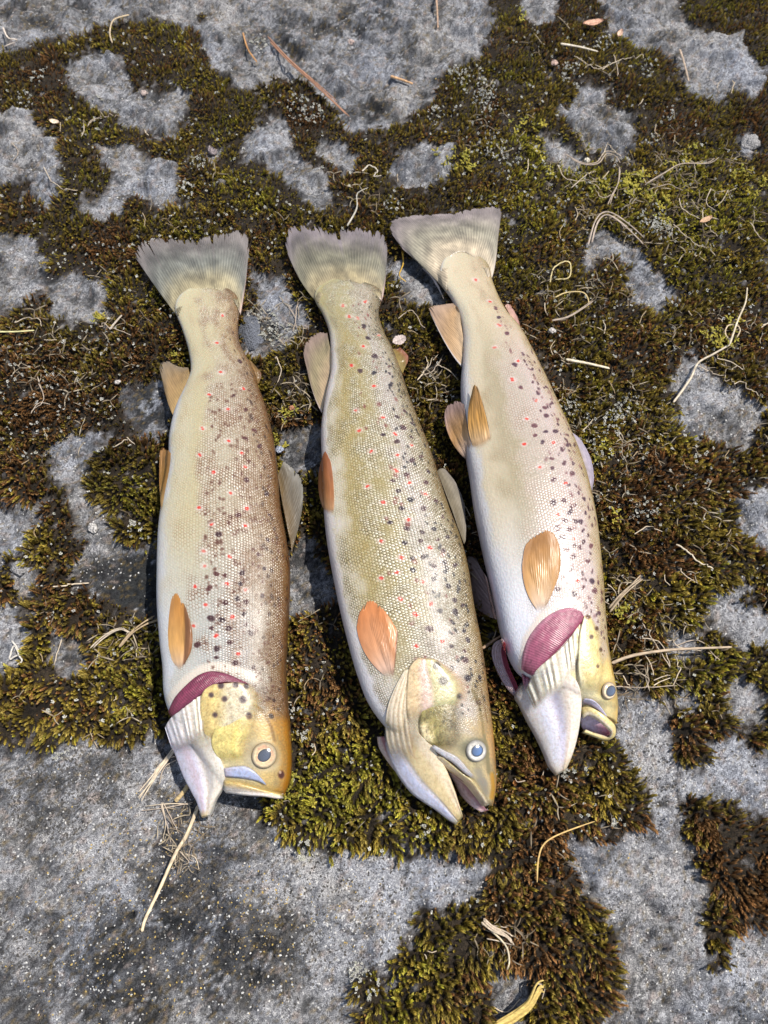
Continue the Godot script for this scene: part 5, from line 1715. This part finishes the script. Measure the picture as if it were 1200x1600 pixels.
# what it lies beside
func beside(x: float, y: float) -> String:
	var near := [[285, 1290, "below the left trout's jaw"], [290, 1340, "at the middle of the long straw"], [262, 1195, "left of the left trout's throat"], [1000, 1075, "right of the right trout's eye"], [1040, 1020, "by the long curved twig"], [955, 930, "by the forked twig"],
		[670, 580, "between the middle and right trout tails"], [700, 790, "under the middle trout's dorsal fin"], [766, 994, "between the right two heads"], [455, 500, "between the left two tails"], [436, 590, "right of the left trout's adipose fin"], [1090, 330, "below the yellow moss"],
		[1030, 296, "on the yellow moss"], [910, 280, "below the upper right rock"], [950, 104, "near the pink leaf"], [780, 1460, "at the root knot"], [812, 1218, "below the right trout's jaw"], [1070, 900, "by the wavy right fibre"], [1010, 830, "right of the right trout's pectoral fin"],
		[830, 1550, "on the yellow straw bundle"], [180, 518, "by the left white chips"], [60, 630, "on the left brown moss"], [45, 503, "at the left edge"], [196, 698, "on the left dark moss"], [92, 1020, "on the small left rock"], [60, 260, "on the upper left rock"], [146, 200, "among the upper left rocks"],
		[1130, 580, "on the white right rock"], [600, 1300, "below the middle trout"], [900, 1450, "on the rusty bottom moss"], [1150, 1350, "on the right bottom moss"], [120, 1090, "on the left bottom moss"], [560, 240, "above the middle tail"], [300, 300, "above the left tail"], [840, 240, "above the right tail"],
		[960, 640, "right of the right trout's back"], [1150, 720, "below the white right rock"], [1000, 470, "by the rock ridge"], [1150, 460, "by the upright stalk"], [500, 1430, "on the bottom slab"], [130, 1430, "on the left bottom slab"], [500, 80, "on the top slab"], [1080, 1450, "on the right bottom slab"],
		[480, 880, "between the left two trout"], [200, 900, "on the damp left rock"], [1130, 130, "by the top right rock"]]
	var best := ""
	var far := 1e9
	for n in near:
		var d := Vector2(x - n[0], y - n[1]).length()
		if d < far:
			far = d
			best = n[2]
	return best


func litter() -> void:
	dry = plain(0.62, 0.4)
	var pale := srgb(206, 190, 166)
	var tan_ := srgb(186, 152, 112)
	var grey := srgb(170, 154, 138)
	# the stalks one can tell apart
	straw("grass_stalk", "long straight pale straw on bare rock below the gaping jaw of the left trout", "straw", "", [311, 1258, 292, 1306, 276, 1332, 250, 1390, 229, 1434, 223, 1455], 6.5, srgb(214, 194, 162), 0.0005, 5.5)
	straw("grass_stalk", "bundle of pale dry grass pointing down left beside the left trout's throat", "straw", "", [276, 1168, 244, 1212, 216, 1250], 7.0, pale, 0.0005, 4.0, 4)
	straw("grass_stalk", "short thick tan straw stub tucked under the left trout's jaw", "straw", "", [296, 1226, 286, 1240, 275, 1252], 8.0, srgb(190, 166, 120), 0.0005)
	straw("twig", "curved pale twig sticking out right of the right trout's eye over moss and rock", "twig", "", [952, 1039, 985, 1027, 1036, 1019, 1085, 1016, 1138, 1014], 6.5, srgb(178, 158, 134), 0.004, 4.0)
	straw("twig", "forked grey twig against the back of the right trout above its head", "twig", "", [945, 960, 965, 934, 984, 915, 999, 902], 8.0, srgb(172, 154, 130), 0.0025, 4.5, 3)
	straw("grass_stalk", "bent yellow straw on rusty moss between the middle and right trout heads and the bottom", "straw", "", [837, 1382, 840, 1338, 852, 1314, 884, 1297, 934, 1279], 5.0, srgb(206, 172, 110), 0.001, 4.0, 2)
	straw("needle_bundle", "reddish brown bundle of pine needles lying across the rock at the top", "pine needles", "", [417, 62, 452, 100, 496, 140, 548, 190], 8.0, srgb(156, 116, 92), 0.001, 6.0, 4)
	straw("grass_stalk", "thin tan straw at the top edge on the grey slab", "straw", "", [681, -6, 683, 20, 684, 46], 6.0, srgb(176, 146, 122), 0.0005, 4.0)
	straw("pine_needle", "single orange brown needle on the rock left of the needle bundle", "pine needle", "", [380, 54, 388, 80, 402, 100], 4.5, srgb(178, 132, 84), 0.001)
	straw("splinter", "white straw splinter lying flat on moss near the top right", "straw", "", [875, 73, 905, 78, 933, 85], 7.0, srgb(216, 204, 184), 0.0015, 4.0)
	straw("splinter", "white straw splinter on moss right of the right trout's tail end", "straw", "", [883, 565, 916, 571, 951, 579], 7.0, srgb(220, 208, 182), 0.0015, 5.0)
	straw("grass_stalk", "pale curled root fibre standing just above the middle trout's tail", "root", "", [540, 360, 556, 330, 556, 306, 576, 293], 7.0, srgb(190, 184, 172), 0.001, 3.0, 2)
	straw("grass_stalk", "small pale hooked fibre on rock above the middle trout's tail", "root", "", [566, 270, 578, 262, 590, 270, 584, 278, 596, 277], 4.0, srgb(196, 186, 170), 0.001, 2.0)
	straw("bark_scrap", "short tan bark stick lying on the grey slab at the top", "bark", "", [610, 122, 626, 127, 645, 134], 8.0, srgb(192, 152, 112), 0.0005, 6.0)
	straw("grass_stalk", "pale dry grass blade reaching in from the left edge", "straw", "", [-14, 522, 24, 522, 56, 520], 4.5, srgb(212, 206, 150), 0.002, 3.0)
	straw("grass_stalk", "bent pale grass stalk crossing the white rock patch at the right edge", "straw", "", [1050, 632, 1076, 596, 1088, 571, 1112, 557, 1138, 542], 5.0, srgb(200, 186, 164), 0.002, 4.0)
	straw("grass_stalk", "upright pale grass stalk above the right hand rock patch", "straw", "", [1136, 544, 1148, 508, 1160, 480, 1163, 456], 4.5, srgb(206, 192, 166), 0.004, 3.0)
	straw("grass_stalk", "looped pale grass fibre above the right hand rock patch", "straw", "", [1139, 541, 1130, 526, 1134, 514, 1146, 513, 1153, 520, 1148, 532], 3.0, srgb(200, 180, 150), 0.003)
	straw("grass_stalk", "wavy pale fibre on moss below the right trout's dorsal fin level at right", "straw", "", [1054, 853, 1074, 866, 1088, 880, 1112, 891], 4.0, srgb(206, 192, 168), 0.002, 2.5)
	straw("grass_stalk", "tan straw leaning against the rock ridge at the upper right", "straw", "", [1060, 82, 1067, 104, 1074, 132], 6.0, srgb(176, 156, 136), 0.002, 4.0)
	straw("grass_stalk", "knotted white fibre loop on damp rock at the left edge", "straw", "", [20, 1002, 32, 1020, 18, 1031, 24, 1010, 36, 1032, 28, 1040], 3.5, srgb(206, 200, 190), 0.001)
	straw("grass_stalk", "long thin grass fibre lying across rock left of the left trout's belly", "straw", "", [84, 918, 108, 916, 140, 912], 3.0, pale, 0.001)
	straw("root", "bleached forked root below the grey rock at upper right, left branch", "root", "", [880, 248, 906, 262, 930, 262, 944, 246, 962, 250, 972, 264], 7.0, grey, 0.003, 4.0, 2)
	straw("root", "bleached root running right above the yellow moss at upper right", "root", "", [1006, 296, 1036, 278, 1062, 264, 1106, 262, 1128, 242], 6.0, grey, 0.003, 3.5, 2)
	straw("root", "twisted bleached root hanging down from the upper right rock", "root", "", [968, 264, 966, 290, 956, 312, 948, 334], 6.0, grey, 0.002, 4.0, 2)
	straw("root", "grey root arching over the rock ridge right of the right trout's tail", "root", "", [918, 392, 930, 352, 948, 340, 978, 360, 1010, 392], 8.0, srgb(176, 160, 146), 0.002, 5.0, 3)
	straw("root", "pale crooked root on moss above the right trout's back", "root", "", [858, 446, 864, 424, 886, 414, 888, 438, 866, 442], 3.0, srgb(206, 190, 140), 0.003, 3.0)
	straw("root", "pale straw tangle on moss beside the right trout's narrow tail", "root", "", [866, 470, 884, 462, 910, 462, 918, 478, 910, 486], 3.6, srgb(202, 180, 128), 0.002, 3.0, 2)
	straw("root", "grey split root on moss beside the right trout's back", "root", "", [860, 506, 886, 500, 912, 484, 924, 474], 6.0, grey, 0.002, 3.0, 3)
	straw("root", "small root knot with frayed ends on moss at the bottom", "root", "", [752, 1436, 768, 1450, 790, 1462, 804, 1478], 7.0, srgb(190, 172, 150), 0.002, 4.0, 5)
	straw("root", "thin pale root hanging down from the root knot at the bottom", "root", "", [766, 1452, 790, 1478, 794, 1505, 786, 1522], 3.5, srgb(204, 190, 160), 0.002, 2.5)
	straw("grass_stalk", "yellow bundle of dried grass at the bottom edge", "straw", "", [766, 1606, 800, 1586, 826, 1566, 840, 1540, 848, 1538], 12.0, srgb(206, 178, 104), 0.002, 5.0, 7)
	straw("grass_stalk", "dry grass strands tangled on the damp rock left of the left trout", "straw", "", [188, 1012, 206, 990, 228, 974, 246, 966], 7.0, srgb(170, 148, 118), 0.001, 4.0, 4)
	straw("grass_stalk", "frayed grey grass bundle on rock left of the left trout's pectoral fin", "straw", "", [142, 1018, 164, 998, 190, 986, 210, 996], 6.0, srgb(190, 176, 156), 0.002, 3.0, 4)
	straw("grass_stalk", "white straw chips on brown moss left of the left trout's tail", "straw", "", [172, 520, 182, 508, 194, 496], 6.0, srgb(186, 174, 160), 0.002, 4.0, 2)
	straw("root", "bleached forked root at the very top left on the slab", "root", "", [6, 46, 14, 62, 28, 66, 8, 76], 5.0, srgb(206, 192, 178), 0.001, 3.0)
	straw("root", "pale root hook on moss at the top left", "root", "", [204, 30, 180, 38, 174, 58, 178, 74], 5.0, srgb(190, 170, 140), 0.003, 3.5)
	straw("grass_stalk", "yellow grass blade poking out between the middle and right trout tails", "straw", "", [628, 398, 630, 416, 624, 434, 634, 444], 4.0, srgb(200, 160, 60), 0.002, 2.0)
	straw("twig", "brown twig in the gap between the heads of the middle and right trout", "twig", "", [752, 1016, 766, 1006, 782, 996], 6.0, srgb(150, 124, 100), 0.004, 4.0)
	# fine curled strands round the larger ones
	var fans := [
		[302, 1254, 262, 1262, 222, 1267], [300, 1257, 266, 1256, 228, 1260], [254, 1254, 260, 1286, 256, 1312], [256, 1254, 270, 1280, 280, 1302], [252, 1256, 264, 1296, 268, 1316], [290, 1334, 306, 1340, 312, 1358], [282, 1330, 296, 1346, 286, 1352],
		[272, 1338, 276, 1352, 270, 1358], [300, 1322, 296, 1340, 304, 1346], [276, 1188, 258, 1200, 250, 1226], [274, 1182, 256, 1190, 242, 1206], [952, 1072, 985, 1076, 1056, 1072], [972, 1056, 980, 1074, 976, 1082], [990, 1048, 1012, 1062, 1004, 1080],
		[1002, 998, 1030, 1006, 1046, 1042], [1002, 974, 1020, 1004, 1046, 1044], [1052, 1020, 1058, 1050, 1050, 1072], [1040, 1000, 1060, 1012, 1094, 1018], [1054, 1010, 1090, 1002, 1118, 1030], [1020, 1064, 1034, 1058, 1046, 1056],
		[948, 914, 960, 926, 966, 950], [942, 940, 960, 948, 970, 930], [1020, 1072, 1030, 1066, 1046, 1060], [658, 590, 670, 574, 684, 556], [660, 588, 676, 582, 690, 562], [652, 596, 668, 574, 664, 560], [680, 572, 700, 580, 716, 596],
		[622, 500, 640, 488, 652, 496], [652, 496, 658, 510, 664, 514], [688, 742, 700, 774, 712, 800], [716, 782, 728, 796, 736, 812], [776, 980, 768, 1004, 760, 1010], [450, 480, 462, 500, 458, 520], [466, 474, 462, 506, 470, 520], [430, 560, 440, 580, 434, 600],
		[1010, 300, 1040, 292, 1066, 300], [1060, 312, 1066, 330, 1092, 344], [1110, 296, 1102, 320, 1118, 332], [1136, 300, 1126, 318, 1114, 326], [1050, 352, 1070, 372, 1092, 388], [1096, 330, 1100, 352, 1120, 372], [1170, 350, 1184, 372, 1196, 380],
		[870, 260, 884, 282, 914, 286], [892, 296, 916, 276, 930, 270], [940, 246, 950, 232, 964, 244], [956, 306, 940, 312, 930, 300], [896, 90, 930, 110, 950, 104], [940, 112, 966, 98, 1004, 94], [958, 88, 964, 110, 964, 122],
		[760, 1466, 780, 1470, 800, 1476], [752, 1444, 770, 1446, 792, 1448], [820, 1220, 808, 1222, 804, 1216], [1058, 890, 1074, 904, 1088, 912], [990, 836, 1010, 826, 1034, 832], [770, 1572, 790, 1580, 812, 1560], [836, 1536, 850, 1540, 846, 1560],
		[156, 512, 180, 516, 206, 526], [60, 590, 70, 626, 56, 640], [50, 648, 62, 632, 80, 634], [24, 506, 60, 500, 66, 512], [180, 700, 200, 690, 212, 696], [98, 1000, 92, 1020, 86, 1040], [20, 226, 30, 240, 22, 254], [70, 264, 90, 296, 124, 300],
		[140, 196, 160, 186, 190, 186], [128, 216, 144, 192, 160, 188], [1100, 560, 1136, 566, 1160, 580], [1090, 574, 1120, 590, 1148, 606], [1140, 600, 1180, 616, 1180, 632], [1000, 1016, 1014, 1036, 1020, 1056],
	]
	for f in fans:
		straw("grass_fibre", "pale grass fibre, " + shape_of(f) + ", " + beside(f[0], f[1]), "grass fibre", "loose dry grass fibres", f, 2.3, pale.lerp(grey, rng.randf()), 0.0012, 1.4)
	for k in 90:
		var x := rng.randf_range(20, 1190)
		var y := rng.randf_range(20, 1580)
		if k > 40:
			x = rng.randf_range(800, 1195)
			y = rng.randf_range(120, 900)
		var g := at(x, y, 0.004)
		if rockness(g.x, g.z) > 0.5 and rng.randf() < 0.8:
			continue
		var a := rng.randf() * TAU
		var l := rng.randf_range(8.0, 26.0)
		var bend := rng.randf_range(-0.5, 0.5)
		var pts := [x, y, x + cos(a) * l * 0.5, y + sin(a) * l * 0.5, x + cos(a + bend) * l, y + sin(a + bend) * l]
		straw("grass_fibre", "short grass scrap, " + shape_of(pts) + ", " + beside(x, y), "grass fibre", "short scraps of dry grass", pts, rng.randf_range(1.3, 2.8), pale.lerp(srgb(150, 128, 96), rng.randf()), 0.001, 1.6)

	pebble("small orange pebble on the moss between the left and middle trout", 456, 638, 6.0, 0.8, srgb(186, 128, 96), 1, 0.4)
	pebble("bluish white pebble right of the left trout's back", 437, 703, 6.5, 1.1, srgb(168, 176, 196), 2, 1.2)
	pebble("dark grey angular stone beside the narrow tail of the left trout", 394, 524, 22.0, 1.9, srgb(98, 102, 112), 3, 0.2, "stone", "", 0.1)
	pebble("round pinkish lichen covered pebble on the grey slab at the top", 548, 66, 9.0, 0.9, srgb(178, 158, 150), 4, 0.9, "pebble", "", 0.1)
	pebble("pale grey stone half sunk in moss at the right edge", 1171, 225, 19.0, 0.9, srgb(150, 148, 148), 5, 0.5, "stone", "", 0.2)
	pebble("pinkish flat stone chip on the rock at the upper left", 226, 146, 9.0, 0.8, srgb(184, 166, 158), 6, 0.3, "pebble", "", 0.1)
	pebble("pale stone poking from moss above the left trout's tail", 332, 237, 13.0, 0.8, srgb(158, 146, 148), 7, 2.1, "stone", "", 0.2)
	pebble("pinkish seed shaped pebble in moss near the top right", 866, 100, 8.0, 0.9, srgb(196, 166, 152), 8, 1.0)
	pebble("white pebble on moss just right of the right trout's tail", 862, 518, 7.0, 0.9, srgb(206, 200, 194), 9, 0.0)
	pebble("small white pebble on the rock left of the left trout's belly", 146, 826, 7.0, 1.4, srgb(186, 182, 178), 10, 0.6)
	pebble("white chip on moss left of the left trout above its pelvic fin", 184, 598, 6.0, 0.7, srgb(200, 192, 186), 11, 0.4)
	pebble("small white pebble under the fork of bleached roots at upper right", 917, 252, 6.5, 0.9, srgb(214, 206, 190), 12, 0.4)
	pebble("grey pebble with a pale top on the rock at the left edge", 30, 888, 12.0, 1.0, srgb(150, 148, 148), 13, 0.8, "stone", "", 0.2)
	flake("leaf", "pinkish brown dry leaf lying on moss at the top right", "leaf", 926, 38, 46, 17, 0.25, srgb(178, 138, 116), 3.0, 0.002)
	flake("leaf", "small upright tan leaf scrap just right of the pinkish leaf at the top", "leaf", 968, 55, 24, 11, 1.1, srgb(188, 156, 136), 3.0, 0.002)
	flake("leaf", "pale mottled leaf scrap resting on the middle trout's small back fin", "leaf", 624, 533, 26, 19, 0.5, srgb(164, 150, 144), 2.0, 0.011)
	flake("leaf", "small dried pink leaf on moss right of the pale leaning straw", "leaf", 1102, 345, 30, 10, 0.5, srgb(170, 138, 110), 2.0, 0.003)
	flake("leaf", "tiny pale leaf scrap by the roots on the left rock", "leaf", 86, 192, 22, 10, -0.3, srgb(206, 186, 164), 2.0, 0.002)

	var matte := plain(0.85, 0.3)
	sprinkle("pale_lichen", "tufts of pale grey white lichen dotted through the moss", "lichen", 0, [
		[736, 128, 26, 60], [758, 160, 20, 50], [716, 116, 16, 30], [680, 182, 14, 20], [466, 170, 20, 40], [490, 178, 18, 40], [404, 62, 14, 30], [1014, 108, 14, 24], [892, 118, 18, 34], [940, 70, 14, 24], [880, 110, 10, 16], [1016, 345, 22, 60], [1034, 362, 16, 40],
		[1020, 218, 12, 14], [1048, 178, 14, 18], [980, 640, 24, 50], [960, 660, 20, 40], [906, 640, 26, 40], [930, 700, 30, 40], [1004, 800, 20, 30], [1000, 985, 16, 20], [310, 256, 14, 22], [290, 296, 16, 24], [40, 160, 14, 18], [150, 160, 12, 14], [60, 120, 14, 16],
		[612, 320, 18, 26], [770, 230, 24, 40], [800, 250, 16, 24], [760, 140, 16, 26], [640, 640, 30, 20], [655, 700, 20, 14], [460, 1110, 14, 20], [470, 1150, 14, 16], [478, 1330, 16, 26], [660, 1300, 12, 14], [960, 1282, 9, 14], [888, 1210, 10, 14],
		[214, 828, 16, 24], [100, 1180, 20, 12], [410, 500, 26, 70], [440, 520, 24, 60], [570, 1540, 24, 34], [560, 1520, 14, 20], [600, 800, 640, 1500], [1000, 500, 330, 800], [840, 160, 180, 300], [240, 250, 260, 500], [100, 600, 130, 200]], 1.5, Color(0.40, 0.40, 0.34), Color(0.55, 0.54, 0.50), matte, 41)
	sprinkle("dry_fibres", "hair thin grey and straw coloured fibres strewn over the moss", "dry fibres", 2, [
		[1000, 300, 120, 75], [1090, 320, 100, 60], [930, 270, 80, 40], [900, 480, 90, 55], [940, 680, 110, 80], [1120, 540, 80, 45], [1030, 1040, 80, 45], [960, 940, 40, 20], [440, 500, 50, 30], [450, 620, 40, 20], [650, 590, 50, 20], [120, 520, 110, 60],
		[60, 640, 90, 30], [280, 1290, 40, 25], [285, 1335, 24, 20], [200, 1000, 50, 25], [780, 1460, 40, 15], [850, 150, 120, 30], [560, 300, 50, 10], [1020, 800, 220, 100], [600, 800, 650, 190]],
		5.5, Color(0.40, 0.34, 0.25), Color(0.16, 0.12, 0.08), matte, 43)
	var all := [[300, 1400, 320, 1500], [1050, 1400, 260, 900], [1000, 1150, 120, 300], [600, 1380, 160, 500], [500, 90, 320, 900], [100, 60, 160, 400], [1050, 80, 170, 500], [150, 250, 200, 600], [100, 780, 160, 400], [1130, 640, 100, 300], [1150, 900, 120, 300], [600, 800, 700, 1200]]
	sprinkle("pale_lichen_crust", "flat pale grey grains of crusty lichen on the bare rock", "lichen", 3, all, 0.65, Color(0.50, 0.49, 0.47), Color(0.38, 0.38, 0.38), matte, 51)
	sprinkle("dark_lichen_crust", "flat black grains of crusty lichen on the bare rock", "lichen", 3, all + [[80, 1250, 70, 500], [150, 1205, 60, 300], [310, 1395, 45, 300], [425, 1480, 70, 500], [330, 1290, 60, 250], [60, 1500, 90, 200], [200, 1460, 60, 150]], 0.8, Color(0.045, 0.042, 0.04), Color(0.09, 0.085, 0.08), matte, 52)
	sprinkle("ochre_lichen_crust", "flat ochre grains of crusty lichen on the lower left rock", "lichen", 3, [[230, 1430, 170, 170], [330, 1480, 150, 130], [120, 1480, 130, 100], [430, 1420, 70, 90], [560, 1430, 60, 50], [250, 1300, 80, 90], [600, 800, 700, 260]], 0.6, Color(0.40, 0.29, 0.09), Color(0.30, 0.22, 0.10), matte, 53)
	sprinkle("yellow_moss", "yellow curled moss sprigs scattered over the upper right moss", "moss", 1, [
		[996, 294, 26, 34], [986, 280, 14, 16], [1024, 320, 22, 20], [1040, 342, 10, 8], [936, 296, 16, 12], [834, 190, 16, 8], [842, 236, 18, 9], [806, 196, 14, 6], [870, 268, 16, 5], [1044, 262, 10, 6], [1082, 246, 18, 10], [1176, 290, 20, 14], [1150, 280, 14, 8], [1120, 510, 36, 26],
		[1140, 540, 22, 14], [718, 246, 14, 8], [728, 262, 12, 10], [150, 490, 14, 6], [152, 498, 10, 5], [274, 556, 6, 3], [450, 650, 18, 10], [438, 690, 12, 6], [960, 810, 14, 4], [940, 700, 20, 8], [946, 600, 16, 4], [820, 26, 12, 5], [690, 250, 12, 6], [480, 1220, 50, 20], [980, 960, 18, 8]],
		2.6, Color(0.38, 0.31, 0.05), Color(0.28, 0.27, 0.05), matte, 42)
